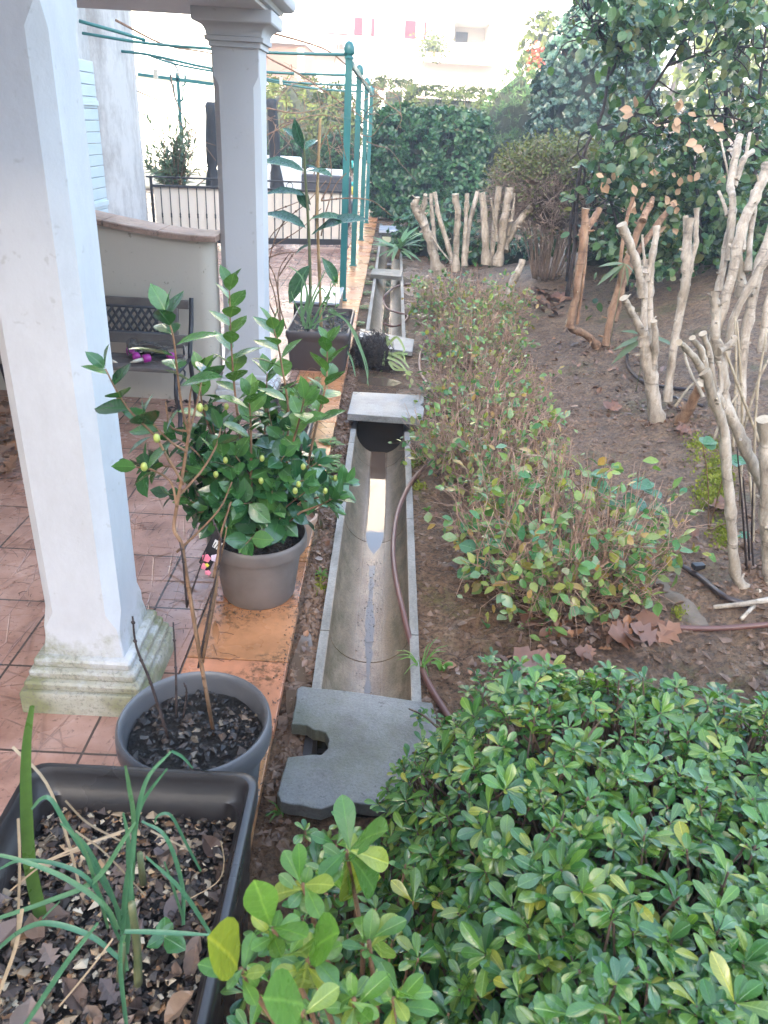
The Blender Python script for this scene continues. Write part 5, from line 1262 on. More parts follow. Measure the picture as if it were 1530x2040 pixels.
pruned('large pale pruned shrub at the frame edge, its trunk curving up from a thick foot', [(yb, yb - .05, [(1540, 1195, 20), (1500, 1180, 18), (1468, 1150, 16), (1458, 1060, 15), (1450, 960, 15), (1442, 860, 14), (1420, 790, 14), (1405, 740, 13)]), (yb + .1, yb + .2, [(1560, 1050, 16), (1512, 950, 17), (1475, 870, 16), (1450, 815, 15), (1442, 790, 14)]), (yb + .2, yb + .25, [(1446, 805, 12), (1440, 740, 12), (1425, 680, 13), (1427, 620, 12), (1422, 580, 12)]),
        (yb + .18, yb + .1, [(1440, 810, 9), (1420, 760, 9), (1412, 700, 8), (1400, 665, 8)]), (yb + .0, yb - .1, [(1404, 750, 10), (1385, 715, 10), (1362, 690, 8), (1352, 682, 7)]), (yb + .05, yb + .0, [(1408, 745, 9), (1398, 700, 8), (1378, 672, 8)]), (yb + .2, yb + .25, [(1432, 700, 9), (1450, 690, 9), (1466, 672, 9)]), (yb + .1, yb + .15, [(1425, 800, 8), (1437, 770, 6), (1432, 720, 6)]), (yb + .15, yb + .2, [(1400, 790, 4), (1375, 740, 4), (1362, 700, 4)]),
        (yb - .05, yb - .05, [(1560, 1180, 13), (1530, 1190, 14), (1508, 1180, 12)])])
pruned('thick grey sawn post-like stem at the right edge beside the curved pale trunk', [(2.6, 2.6, [(1540, 1180, 22), (1530, 1050, 21), (1528, 930, 20), (1524, 832, 20)])])
yb = 4.2
pruned('tall pale pruned shrub at the right edge, rising above the other cut stems', [(yb, yb + .3, [(1400, 770, 12), (1430, 650, 14), (1455, 560, 14), (1480, 450, 13), (1510, 380, 13), (1530, 330, 12)]), (yb - .1, yb + .2, [(1475, 900, 12), (1478, 760, 12), (1490, 640, 13), (1510, 540, 14), (1545, 440, 14)]), (yb, yb, [(1440, 760, 10), (1460, 640, 10), (1500, 560, 11), (1540, 500, 11)]), (yb + .3, yb + .4, [(1478, 590, 13), (1472, 520, 12), (1466, 480, 10)]),
        (yb + .4, yb + .6, [(1432, 580, 9), (1445, 500, 9), (1458, 430, 9), (1461, 418, 9)]), (yb + .4, yb + .7, [(1452, 520, 9), (1460, 400, 9), (1455, 370, 9), (1468, 300, 9), (1474, 272, 8)]), (yb + .6, yb + .75, [(1462, 370, 7), (1480, 320, 7), (1500, 300, 6)]), (yb + .6, yb + .8, [(1466, 360, 6), (1485, 310, 4), (1494, 265, 4)]), (yb + .6, yb + .7, [(1455, 365, 3), (1445, 320, 2.5), (1436, 280, 2.5)]), (yb + .5, yb + .6, [(1450, 430, 5), (1440, 400, 4), (1432, 382, 4)]), (yb + .3, yb + .5, [(1490, 540, 8), (1496, 460, 7), (1505, 393, 7)]), (yb + .3, yb + .5, [(1478, 500, 6), (1488, 440, 6), (1500, 380, 6)]), (yb, yb + .1, [(1520, 700, 10), (1530, 600, 10), (1560, 560, 10)])])
# thin pale canes at the right edge
tc = thing('dead_canes', 'thin straw coloured canes standing among the pale pruned shrubs at the edge', 'canes', (1.7, 3.2, 0))
for l, y in (([(1475, 1010), (1478, 800), (1468, 640)], 3.0), ([(1500, 1130), (1506, 820), (1528, 655)], 2.9), ([(1460, 900), (1466, 750), (1465, 630)], 3.4), ([(1520, 900), (1490, 820), (1445, 700), (1430, 670)], 3.0), ([(1480, 860), (1510, 760), (1540, 700)], 3.1), ([(1296, 860), (1290, 780), (1284, 720)], 4.4), ([(1345, 810), (1370, 775), (1392, 755)], 4.4), ([(1500, 1010), (1490, 920), (1476, 850)], 3.0), ([(1420, 880), (1440, 830), (1480, 770)], 3.3)):
    mb = MB(); stem(mb, pxpath(l, y, y + .1), R3(4.5, y), R3(3.2, y), 6); mb.build('cane', [STRAWC], tc)
mb = MB()
for l, y in (([(1488, 1140), (1478, 1000), (1468, 890)], 2.7), ([(1495, 1160), (1490, 1060), (1480, 950)], 2.75), ([(1505, 1170), (1498, 1080), (1500, 960)], 2.7)):
    stem(mb, pxpath(l, y), R3(4, y), R3(2, y), 5)
o = mb.build('dark_twigs', [BLKSTEM]); tag(o, 'thin dark knobbly twigs beside the thick grey sawn stem', 'twigs')
mb = MB(); stem(mb, [grd(1420, 1215) + np.array([0, 0, .012]), grd(1480, 1212) + np.array([0, 0, .02]), grd(1545, 1205) + np.array([0, 0, .03])], .009, .012, 7); stem(mb, [grd(1475, 1238) + np.array([0, 0, .01]), grd(1500, 1215) + np.array([0, 0, .02])], .008, .008, 6)
o = mb.build('fallen_stick', [PALEB]); tag(o, 'pale forked stick lying on the soil by the hose at the right edge', 'stick')

# ================================================================== SPARSE BUSHES
def sparse_bush(c, rx, ry, h, ntw, nlf, label, lsize=.024, seed=0):
    t = thing('sparse_bush', label, 'bush', c, 'sparse half-bare bushes in a row')
    tw = MB(); L = []
    c = np.array(c)
    for k in range(ntw):
        a = random.uniform(0, 6.28); q = math.sqrt(random.random()); zz = random.uniform(.35, 1.0)
        tip = c + np.array([rx*q*math.cos(a), ry*q*math.sin(a), h*zz*(1 - .35*q*q)])
        b = c + np.array([rx*.22*q*math.cos(a) + random.gauss(0, .05), ry*.22*q*math.sin(a) + random.gauss(0, .05), 0])
        m = b + (tip - b)*.55 + np.array([rx*.12*math.cos(a), ry*.12*math.sin(a), -.06]) + rnd3(.035)
        p = spline([b, m, tip], 4); tw.tube(p, np.linspace(.0032, .0012, len(p)), 4)
        if k % 14 == 0: tw.tube(spline([b, b + (tip-b)*.4 + rnd3(.02), b + (tip-b)*.75 + rnd3(.03)], 4), np.linspace(.008, .004, 9), 5)
        for j in range(4):
            i0 = random.randint(3, len(p)-2); d = nrm(rnd3() + np.array([math.cos(a), math.sin(a), .35])); e = p[i0] + d*random.uniform(.06, .17)
            s = [p[i0], (p[i0]+e)/2 + rnd3(.012), e]; tw.tube(s, [.0016, .0013, .0008], 3)
            if random.random() < nlf*.52:
                for i in range(random.randint(2, 4)):
                    u = random.uniform(.3, 1); q_ = p[i0] + (e - p[i0])*u
                    L.append((q_, nrm(rnd3() + d*.8), nrm(np.array([0, -.15, 1]) + rnd3(.5)), lsize*random.uniform(.7, 1.5), random.uniform(.75, 1.05)))
    tw.build('twigs', [TWIGP], t); MB().leaves(L, T_OV).build('foliage', [L_SPARSE], t)
    return t
def gb(px, py): return grd(px, py)
sb = [(gb(1100, 1160), .46, .40, .62, 270, .85, 'sparse yellowish green bush with bare twigs, nearest the foreground', .042), (np.array([.56, 3.72, -.03]), .44, .36, .50, 220, .75, 'twiggy straggling bush behind the nearest sparse bush, full of dry stems', .035), (np.array([.66, 4.75, -.03]), .46, .42, .47, 210, .72, 'sparse low bush with pinkish stems opposite the thick raised slab', .033),
      (np.array([.70, 5.95, -.03]), .42, .45, .50, 220, .8, 'sparse green bush beside the uprooted root ball, in the middle of the row', .036), (np.array([.78, 7.3, -.03]), .60, .55, .55, 280, .85, 'small leaved bush at the feet of the far pruned stumps', .038)]
for i, a in enumerate(sb): sparse_bush(*a)
def broad_seedling(label, spots, size, y):
    A = [at(a, b, y) for a, b in spots]; b = np.mean(A, axis=0); g = np.array([b[0], b[1] + .05, height(b[0], b[1])])
    t = thing('broad_seedling', label, 'seedling', g, 'broad-leaved seedlings'); L = []; mb = MB()
    for p in A:
        mb.tube(spline([g, (g + p)/2 + np.array([0, 0, .04]), p], 4), np.linspace(.003, .002, 9), 5)
        for k in range(2): L.append((p, nrm((random.uniform(-1, 1), random.uniform(-1, .4), .1)), nrm((0, -.5, 1) + rnd3(.2)), size*random.uniform(.8, 1.2), 1.1))
    MB().leaves(L, T_RND).build('leaves', [L_SEED], t); mb.build('stem', [STEM], t)
broad_seedling('blue-green broad-leaved seedling poking out right of the nearest sparse bush', [(1180, 940), (1215, 970), (1255, 960), (1285, 975), (1240, 1000), (1260, 1010), (1230, 1050), (1290, 1010)], .075, 2.75)
broad_seedling('dark broad-leaved seedling low on the left of the nearest sparse bush', [(950, 1095), (980, 1120), (935, 1140), (965, 1085)], .07, 2.55)
broad_seedling('broad-leaved seedling among the pale pruned trunks at the right edge', [(1400, 885), (1450, 915), (1470, 1060), (1440, 1110)], .07, 3.0)

# strappy seedlings with long leaves under the pruned shrubs
def lances(label, base, tips, y):
    b = at(*base, y); t = thing('lance_leaf_seedling', label, 'seedling', b, 'long-leaved seedlings'); L = []
    for a in tips:
        B = at(*a, y); d = B - b; L.append((b, nrm(d + np.array([0, 0, .03])), (0, -.6, 1), np.linalg.norm(d)*1.05, 1.1))
    MB().leaves(L, T_LAN).build('leaves', [L_OLEA], t)
    MB().tube([b, np.array([b[0], b[1], height(b[0], b[1])])], .003, 5).build('stem', [GSTEM], t)
lances('long-leaved seedling below the brown raking stems', (1245, 525), [(1195, 530), (1190, 565), (1215, 560), (1255, 570), (1262, 545)], 6.0)
lances('long-leaved seedling beside the forked pale shrub', (1290, 668), [(1225, 695), (1220, 720), (1240, 660), (1350, 690), (1275, 700)], 4.9)

# ================================================================== HEDGES AND TREES
def box_pts(n, x0, x1, y0, y1, z0, z1, wob_=.09):
    o = []
    A = [(y1-y0)*(z1-z0), (x1-x0)*(z1-z0), (x1-x0)*(y1-y0), (y1-y0)*(z1-z0)]; A = np.array(A)/sum(A)
    for _ in range(n):
        f = RS.choice(4, p=A); u, v = random.random(), random.random()
        if f == 0: p, q = (x0, y0+(y1-y0)*u, z0+(z1-z0)*v), (-1, 0, .25)
        elif f == 1: p, q = (x0+(x1-x0)*u, y0, z0+(z1-z0)*v), (0, -1, .25)
        elif f == 2: p, q = (x0+(x1-x0)*u, y0+(y1-y0)*v, z1), (0, 0, 1)
        else: p, q = (x1, y0+(y1-y0)*u, z0+(z1-z0)*v), (1, 0, .25)
        p = np.array(p); q = np.array(q, float)
        # round the corners, add lumps
        c = np.array([(x0+x1)/2, (y0+y1)/2, (z0+z1)/2]); e = np.abs((p-c)/np.array([(x1-x0)/2, (y1-y0)/2, (z1-z0)/2]))
        k = max(0, np.sort(e)[1] - .75)/.25
        p = p - q*0 + nrm(c-p)*k*k*.16 + q*wob_*(noise.noise(Vector(p*1.6)) + .5*noise.noise(Vector(p*4)))
        o.append((p, q))
    return o
def ell_pts(n, c, r, zmin=-.2, wob_=.12):
    o = []; c = np.array(c, float); r = np.array(r, float)
    while len(o) < n:
        d = nrm(rnd3())
        if d[2] < zmin: continue
        p = c + d*r*(1 + wob_*noise.noise(Vector(d*2.2 + c*.7)) + wob_*.6*noise.noise(Vector(d*5 + c)))
        o.append((p, nrm(d/r)))
    return o
def hedge(name, label, cat, pts, k, size, mat, tpl=T_PITS, depth=.12, core=None, corem=CORE, spread=(.6, 1.3), group=None, lump=None, twig=TWIG, wf=1):
    b = min(p[2] for p, n in pts); c = np.mean([p for p, n in pts], axis=0)
    t = thing(name, label, cat, (c[0], c[1], b), group); L = []; st = MB()
    for p, n in pts:
        p = p - n*random.random()**2*depth*1.6 + n*random.uniform(0, .05)
        rosette(L, p, nrm(n*.8 + np.array([0, 0, .35]) + rnd3(.4)), k, size*random.uniform(.8, 1.2), wf, spread)
        if random.random() < .3: st.tube([p - n*.2 - np.array([0, 0, .12]), p], [.005, .003], 3)
    MB().leaves(L, tpl).build('foliage', [mat], t)
    st.build('twigs', [twig], t)
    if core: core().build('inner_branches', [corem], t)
    return t
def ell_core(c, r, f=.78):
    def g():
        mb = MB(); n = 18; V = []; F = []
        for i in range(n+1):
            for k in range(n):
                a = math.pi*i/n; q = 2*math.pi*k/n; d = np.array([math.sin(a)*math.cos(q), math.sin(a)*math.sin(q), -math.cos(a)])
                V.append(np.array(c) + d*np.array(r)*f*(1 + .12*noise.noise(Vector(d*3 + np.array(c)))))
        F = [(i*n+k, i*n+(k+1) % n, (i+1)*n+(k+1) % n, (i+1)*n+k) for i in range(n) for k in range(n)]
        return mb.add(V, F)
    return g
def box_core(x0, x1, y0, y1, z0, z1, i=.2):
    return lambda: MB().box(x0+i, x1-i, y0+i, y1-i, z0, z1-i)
HX0, HX1 = -.42, 1.72
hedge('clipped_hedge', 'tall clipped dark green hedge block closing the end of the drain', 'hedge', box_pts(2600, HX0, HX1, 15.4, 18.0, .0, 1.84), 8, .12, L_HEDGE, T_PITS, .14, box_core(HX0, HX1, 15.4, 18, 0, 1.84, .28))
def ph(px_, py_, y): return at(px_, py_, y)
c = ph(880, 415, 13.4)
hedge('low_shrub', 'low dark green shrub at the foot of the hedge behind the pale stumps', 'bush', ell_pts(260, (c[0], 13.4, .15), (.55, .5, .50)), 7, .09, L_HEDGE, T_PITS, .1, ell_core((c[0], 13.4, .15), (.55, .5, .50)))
for (a_, b_, y_, rx_, rz_, n_, lab_) in ((835, 470, 11.6, .42, .42, 260, 'leafy dark green ground shrub behind the knobbly leaning trunk'), (930, 480, 11.0, .45, .42, 280, 'green ivy-like low shrub behind the three upright forked stems'), (1035, 500, 10.6, .42, .35, 200, 'low leafy shrub in shade left of the twiggy brown shrub'), (720, 515, 11.3, .0, .0, 0, '')):
    if not n_: continue
    c = ph(a_, b_, y_); c[2] = .1
    hedge('ground_shrub', lab_, 'bush', ell_pts(n_, c, (rx_, .4, rz_), -.3, .3), 6, .075, L_HEDGE, T_OVS, .15, ell_core(c, (rx_, .4, rz_), .7))
# far hedges
a = ph(830, 195, 24); b = ph(1060, 195, 24)
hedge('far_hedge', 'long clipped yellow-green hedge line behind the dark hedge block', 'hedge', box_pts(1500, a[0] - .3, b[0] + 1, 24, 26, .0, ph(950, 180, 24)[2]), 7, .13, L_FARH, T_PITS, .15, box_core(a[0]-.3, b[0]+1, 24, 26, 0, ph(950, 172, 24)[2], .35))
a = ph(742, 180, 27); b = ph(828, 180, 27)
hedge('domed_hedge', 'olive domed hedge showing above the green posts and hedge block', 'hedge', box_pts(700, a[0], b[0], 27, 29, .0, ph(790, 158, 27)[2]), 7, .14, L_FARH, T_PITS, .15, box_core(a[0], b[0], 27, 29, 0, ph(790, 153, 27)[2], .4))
c = ph(1030, 250, 19)
hedge('conifer_shrub', 'soft feathery conifer right of the hedge block', 'conifer', ell_pts(900, (c[0], 19, .9), (.95, .9, 2.0), -.5), 8, .13, L_CONIF, T_LAN, .2, ell_core((c[0], 19, .9), (.95, .9, 2.0), .85), spread=(.3, .8), twig=GSTEM)
c = ph(1012, 285, 17)
hedge('conifer_shrub', 'smaller rounded conifer in the gap beside the hedge block', 'conifer', ell_pts(420, (c[0], 17, .75), (.5, .5, .85), -.5), 8, .10, L_CONIF, T_LAN, .15, ell_core((c[0], 17, .75), (.5, .5, .85), .85), spread=(.3, .8), twig=GSTEM)
c = ph(1148, 150, 16.5)
hedge('ivy_column', 'tall blue-green ivy covered column rising beyond the twiggy shrub', 'ivy', ell_pts(3000, (c[0] + .42, 16.5, 1.5), (1.22, 1.0, 2.75), -.7, .08), 7, .10, L_IVY, T_RND, .15, ell_core((c[0] + .42, 16.5, 1.5), (1.22, 1.0, 2.6), .86), spread=(.7, 1.4))
c = ph(1058, 95, 31)
hedge('pale_tree', 'small pale sunlit tree left of the ivy column', 'tree', ell_pts(300, (c[0] + .4, 31, ph(1055, 100, 31)[2] - .3), (.8, .8, 1.5), -.9), 6, .2, L_SUNNY, T_OVS, .4)
L = []; mb = MB()
c = ph(1072, 118, 24)
for k in range(160): L.append((c + rnd3(.13), rnd3(), rnd3(), .12, 1))
o = MB().leaves(L, T_OVS).build('red_foliage', [leafmat('red_leaf', [(.45,.05,.03), (.5,.10,.05), (.3,.04,.03)], .5)]); tag(o, 'small patch of red foliage left of the ivy column', 'foliage')
# twiggy brown shrub (box with bare brown flanks, olive top)
def twiggy():
    c = ph(1085, 590, 8.9); g = np.array([c[0], 9.0, height(c[0], 9.0)]); R_ = np.array([.74, .7, 0])
    t = thing('twiggy_shrub', 'clipped shrub of bare brown twigs with an olive green crown', 'shrub', g)
    tw = MB(); L = []
    ztop = ph(1085, 268, 9)[2]
    for k in range(52):
        a = random.uniform(0, 6.28); q = math.sqrt(random.random())
        tip = g + np.array([.70*q*math.cos(a), .66*q*math.sin(a), (ztop - g[2])*random.uniform(.5, .8)]); b = g + np.array([.15*q*math.cos(a), .2*q*math.sin(a), 0])
        p = spline([b, b + (tip-b)*.5 + np.array([-.06*math.cos(a), -.06*math.sin(a), .1]), tip], 5); tw.tube(p, np.linspace(.009, .004, len(p)), 5)
        for j in range(4):
            i0 = random.randint(5, len(p)-1); e = p[i0] + nrm(rnd3() + np.array([math.cos(a), math.sin(a), .3]))*random.uniform(.12, .3); tw.tube([p[i0], (p[i0]+e)/2 + rnd3(.02), e], [.005, .004, .002], 4)
    for k in range(5200):
        d = nrm(rnd3()); d[2] = abs(d[2])*1.3 - .62 if random.random() < .5 else abs(d[2])
        s = random.uniform(.72, 1.0)
        p = g + np.array([0, 0, (ztop - g[2])*.52]) + d*np.array([.80, .74, (ztop - g[2])*.40])*s
        e = p + nrm(rnd3(.8) + d*.7)*random.uniform(.08, .22)
        tw.tube([p, (p+e)/2 + rnd3(.02), e], [.0032, .0026, .0016], 3)
        if d[2] > .55 + .15*noise.noise(Vector(p*3)) or random.random() < .05:
            for j in range(6): L.append((e + rnd3(.035), rnd3(), nrm((0, 0, 1) + rnd3(.6)), .035, 1.2))
    tw.build('twigs', [bark_mat('purplish_twigs', (.20,.14,.115), (.34,.25,.20), (.46,.36,.29))], t)
    MB().leaves(L, T_OVS).build('foliage', [L_BROWNT], t)
    ell_core((g[0], g[1], g[2] + (ztop - g[2])*.6), (.74, .68, (ztop - g[2])*.36), .62)().build('inner_branches', [COREB], t)
twiggy()
# sunlit trees/hedges far left behind the gate, and far right behind the shrub
for (a, b, y, rx, rz, lab) in ((600, 240, 24, 1.35, .95, 'sunny yellow-green bush behind the upright black parasol'), (668, 250, 22, .7, .75, 'darker clipped bush between the green posts, behind the sofa'), (545, 265, 26, .9, 1.1, 'pale sunny bush half behind the white pillar with the capital')):
    c = ph(a, b, y)
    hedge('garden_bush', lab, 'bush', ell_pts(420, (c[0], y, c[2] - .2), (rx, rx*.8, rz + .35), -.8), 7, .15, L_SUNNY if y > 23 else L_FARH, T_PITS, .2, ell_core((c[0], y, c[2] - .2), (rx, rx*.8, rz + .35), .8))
for (a, b, y, rx, rz, lab) in ((567, 300, 17.5, .48, .36, 'round clipped green ball above the white seat'), (672, 305, 17, .32, .40, 'small clipped green ball right of the loquat cane')):
    c = ph(a, b, y)
    hedge('box_ball', lab, 'bush', ell_pts(300, c, (rx, rx, rz), -.9), 7, .075, L_HEDGE, T_PITS, .08, ell_core(c, (rx, rx, rz), .8))
    MB().tube([(c[0], y, c[2] - rz*.7), (c[0], y, 0)], .05, 8).build('trunk', [DARKB], bpy.data.objects[[o.name for o in bpy.data.objects if o.name.startswith('box_ball')][-1]])
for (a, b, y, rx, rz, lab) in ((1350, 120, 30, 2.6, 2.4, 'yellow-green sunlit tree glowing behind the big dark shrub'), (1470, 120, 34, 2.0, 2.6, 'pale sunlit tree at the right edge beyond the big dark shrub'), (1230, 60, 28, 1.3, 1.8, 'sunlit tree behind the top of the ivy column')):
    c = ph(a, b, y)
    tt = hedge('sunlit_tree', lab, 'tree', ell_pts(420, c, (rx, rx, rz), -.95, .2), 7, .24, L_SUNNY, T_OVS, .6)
    MB().tube([(c[0], y, height(c[0], y, False)), (c[0] + .1, y, c[2])], [.16, .08], 8).build('trunk', [DARKB], tt)
t = thing('white_house', 'bright white house front glimpsed through the big shrub at the right edge', 'house', (14, 38, 1))
MB().box(ph(1395, 200, 40)[0], ph(1700, 200, 40)[0], 40, 46, 0, 9).build('wall', [HOUSEW], t, False)

# big straggly shrub on the bank, right
def big_shrub():
    b = grd(1230, 560); t = thing('straggly_shrub', 'large straggly dark-stemmed shrub with mixed green and tan leaves on the bank', 'shrub', (2.4, 7.4, .3))
    br = MB(); L = []
    trunks = [([(1130, 590), (1146, 480), (1150, 380), (1165, 300), (1200, 225), (1215, 130), (1240, 20)], 7.2, 7.4, 6.5), ([(1150, 590), (1180, 440), (1192, 340), (1230, 280), (1330, 130), (1400, 20), (1430, -40)], 7.4, 7.0, 6), ([(1240, 560), (1300, 420), (1380, 335), (1330, 270), (1290, 180)], 7.5, 7.6, 6),
              ([(1400, 520), (1385, 350), (1360, 290), (1290, 240)], 7.6, 7.9, 5), ([(1440, 470), (1446, 250), (1445, 110), (1450, -20)], 7.6, 7.4, 7), ([(1500, 430), (1512, 200), (1530, 20)], 7.4, 7.3, 6), ([(1460, 480), (1480, 260), (1470, 100), (1440, 0)], 7.9, 8.2, 6), ([(1130, 560), (1140, 420), (1165, 350), (1150, 300)], 7.3, 7.2, 5), ([(1250, 580), (1230, 450), (1215, 380), (1240, 300)], 7.0, 6.9, 5),
              ([(1215, 150), (1250, 90), (1300, 60), (1380, 50)], 7.3, 7.0, 4), ([(1225, 100), (1190, 60), (1170, 20)], 7.3, 7.2, 4), ([(1330, 130), (1420, 100), (1500, 90)], 7.1, 6.8, 4), ([(1230, 285), (1300, 250), (1420, 230), (1520, 250)], 7.2, 7.1, 4)]
    for l, y0, y1, r in trunks:
        p = pxpath(l, y0, y1); br.tube(p, np.linspace(R3(r, y0), R3(r*.4, y1), len(p)), 7)
        for k in range(10 if l[0][0] < 1200 else 22):
            q = p[random.randint(3, len(p)-1)]; e = q + nrm(rnd3() + np.array([.5 if l[0][0] < 1200 else 0, -.1, .2]))*random.uniform(.15, .45)
            s = spline([q, (q+e)/2 + rnd3(.06), e], 3); br.tube(s, np.linspace(.007, .003, len(s)), 4)
            if l[0][0] < 1140 and CY and (CR.T @ (q - CAMP))[1] / -(CR.T @ (q - CAMP))[2] > (1020-300)/FPX: continue
            for j in range(random.randint(2, 6)):
                L.append((s[random.randint(2, len(s)-1)] + rnd3(.05), nrm(rnd3() + np.array([0, -.2, -.2])), nrm((0, -.6, .8) + rnd3(.5)), random.uniform(.045, .12), random.uniform(.6, 1.0)))
    # leaf clumps through the volume
    zones = [(1360, 260, 7.6, 150, 60, 420, .4), (1310, 380, 7.3, 130, 110, 1100, .35), (1420, 420, 7.6, 110, 80, 600, .4), (1245, 470, 7.0, 70, 90, 420, .3), (1340, 490, 7.1, 120, 60, 450, .3), (1470, 480, 7.4, 80, 60, 300, .3), (1245, 150, 7.4, 30, 110, 170, .2), (1290, 50, 7.2, 90, 50, 380, .3), (1430, 40, 7.0, 110, 60, 480, .3), (1500, 200, 7.2, 40, 150, 240, .3), (1215, 330, 7.1, 35, 60, 140, .2)]
    for a, b_, y, sx, sy, n, dy in zones:
        k = 0
        while k < n:
            yy = y + random.gauss(0, dy); c = at(a + random.gauss(0, sx*.5), b_ + random.gauss(0, sy*.5), yy)
            if c[2] < height(c[0], yy) + .03: continue
            g_ = noise.noise(Vector(c*2.3))
            if g_ < .02: continue
            qx, qy = a, b_
            pr_ = CR.T @ (c - CAMP); qx, qy = CX - FPX*pr_[0]/pr_[2], CY + FPX*pr_[1]/pr_[2]
            if ((qx - 1355)/135)**2 + ((qy - 165)/105)**2 < 1 and random.random() < .8: continue
            if ((qx - 1475)/50)**2 + ((qy - 210)/110)**2 < 1 and random.random() < .6: continue
            if qx < (1212 if qy < 270 else 1165): continue
            m = random.randint(2, 5); k += m
            for j in range(m): L.append((c + rnd3(.05), nrm(rnd3() + np.array([0, -.2, -.25])), nrm((0, -.5, .8) + rnd3(.5)), random.uniform(.035, .105), random.uniform(.6, 1.0)))
    br.build('branches', [DARKB], t)
    MB().leaves(L, T_RND).build('foliage', [L_TREE], t)
    D = []
    for a, b_, n in ((1265, 218, 4), (1258, 230, 3), (1352, 210, 5), (1300, 252, 3), (1342, 245, 3), (1205, 365, 4), (1190, 340, 3), (1262, 362, 4), (1290, 352, 5), (1372, 345, 5), (1420, 360, 4), (1340, 390, 5), (1360, 410, 4), (1270, 400, 4), (1350, 445, 4), (1425, 250, 3), (1225, 330, 3), (1345, 350, 4), (1240, 420, 3), (1310, 455, 3), (1380, 290, 4)):
        for j in range((n+1)//2): D.append((at(a + random.gauss(0, 8), b_ + random.gauss(0, 7), 6.7 + random.gauss(0, .15)), rnd3() + np.array([0, 0, -.5]), nrm((0, -1, .4) + rnd3(.4)), random.uniform(.06, .11), 1))
    MB().leaves(D, T_DEADS).build('dead_leaves', [TANLEAF], t)
big_shrub()
# dark ground shrubs on the bank behind the pruned stems
for (a, b, y, rx, rz, n, lab) in ((1400, 530, 8.8, 1.5, .75, 700, 'dark leafy undershrub on the bank behind the pruned stems'), (1230, 540, 9.3, .7, .6, 330, 'dark undershrub in shade right of the twiggy brown shrub'), (1520, 480, 8.2, .8, 1.0, 420, 'dark undershrub at the right edge below the straggly shrub')):
    c = ph(a, b, y); c[2] = height(c[0], y) + .1
    hedge('under_shrub', lab, 'bush', ell_pts(n, c, (rx, .6, rz), -.2, .25), 6, .085, L_TREE, T_RND, .3, ell_core(c, (rx, .6, rz), .7))
# oleander behind the gate
def oleander():
    b = np.array([at(345, 360, 12.4)[0], 12.4, 0]); t = thing('oleander', 'pale green oleander with narrow leaves behind the gate', 'oleander', b)
    MB().lathe([(.001, .003), (.2, .003), (.26, .38), (.28, .38), (.28, .42), (.25, .42), (.23, .34), (.001, .34)], b, 28).build('pot', [TERRA], t, True, 0, 40)
    st = MB(); L = []
    for k in range(60):
        tip = at(random.gauss(345, 36), random.uniform(232, 345), 12.4 + random.gauss(0, .25)); p = spline([b + np.array([random.gauss(0, .07), random.gauss(0, .07), .34]), (b + tip)/2 + np.array([0, 0, .25]) + rnd3(.05), tip], 5)
        stem(st, p, .010, .004, 4); shoot_leaves(L, p, 26, .15, .25, spread=.7, lift=.7)
    st.build('stems', [TWIG], t); MB().leaves(L, T_LAN).build('foliage', [L_OLEA], t)
oleander()
# spiky plant by the far drain
def spiky():
    b = np.array([at(790, 520, 10.9)[0], 10.9, -.03]); t = thing('spiky_plant', 'spiky plant with arching narrow leaves leaning over the far drain', 'plant', b)
    L = []; mb = MB()
    c = at(795, 495, 10.9)
    for k in range(26):
        a = random.uniform(0, 6.28); L.append((c + rnd3(.02), nrm((math.cos(a), math.sin(a)*.6, random.uniform(-.5, 1.0))), (0, -.3, 1), random.uniform(.3, .48), .9))
    mb.tube([b, c], .03, 7)
    MB().leaves(L, T_LAN).build('leaves', [L_STRAP], t); mb.build('stem', [STEM], t)
spiky()

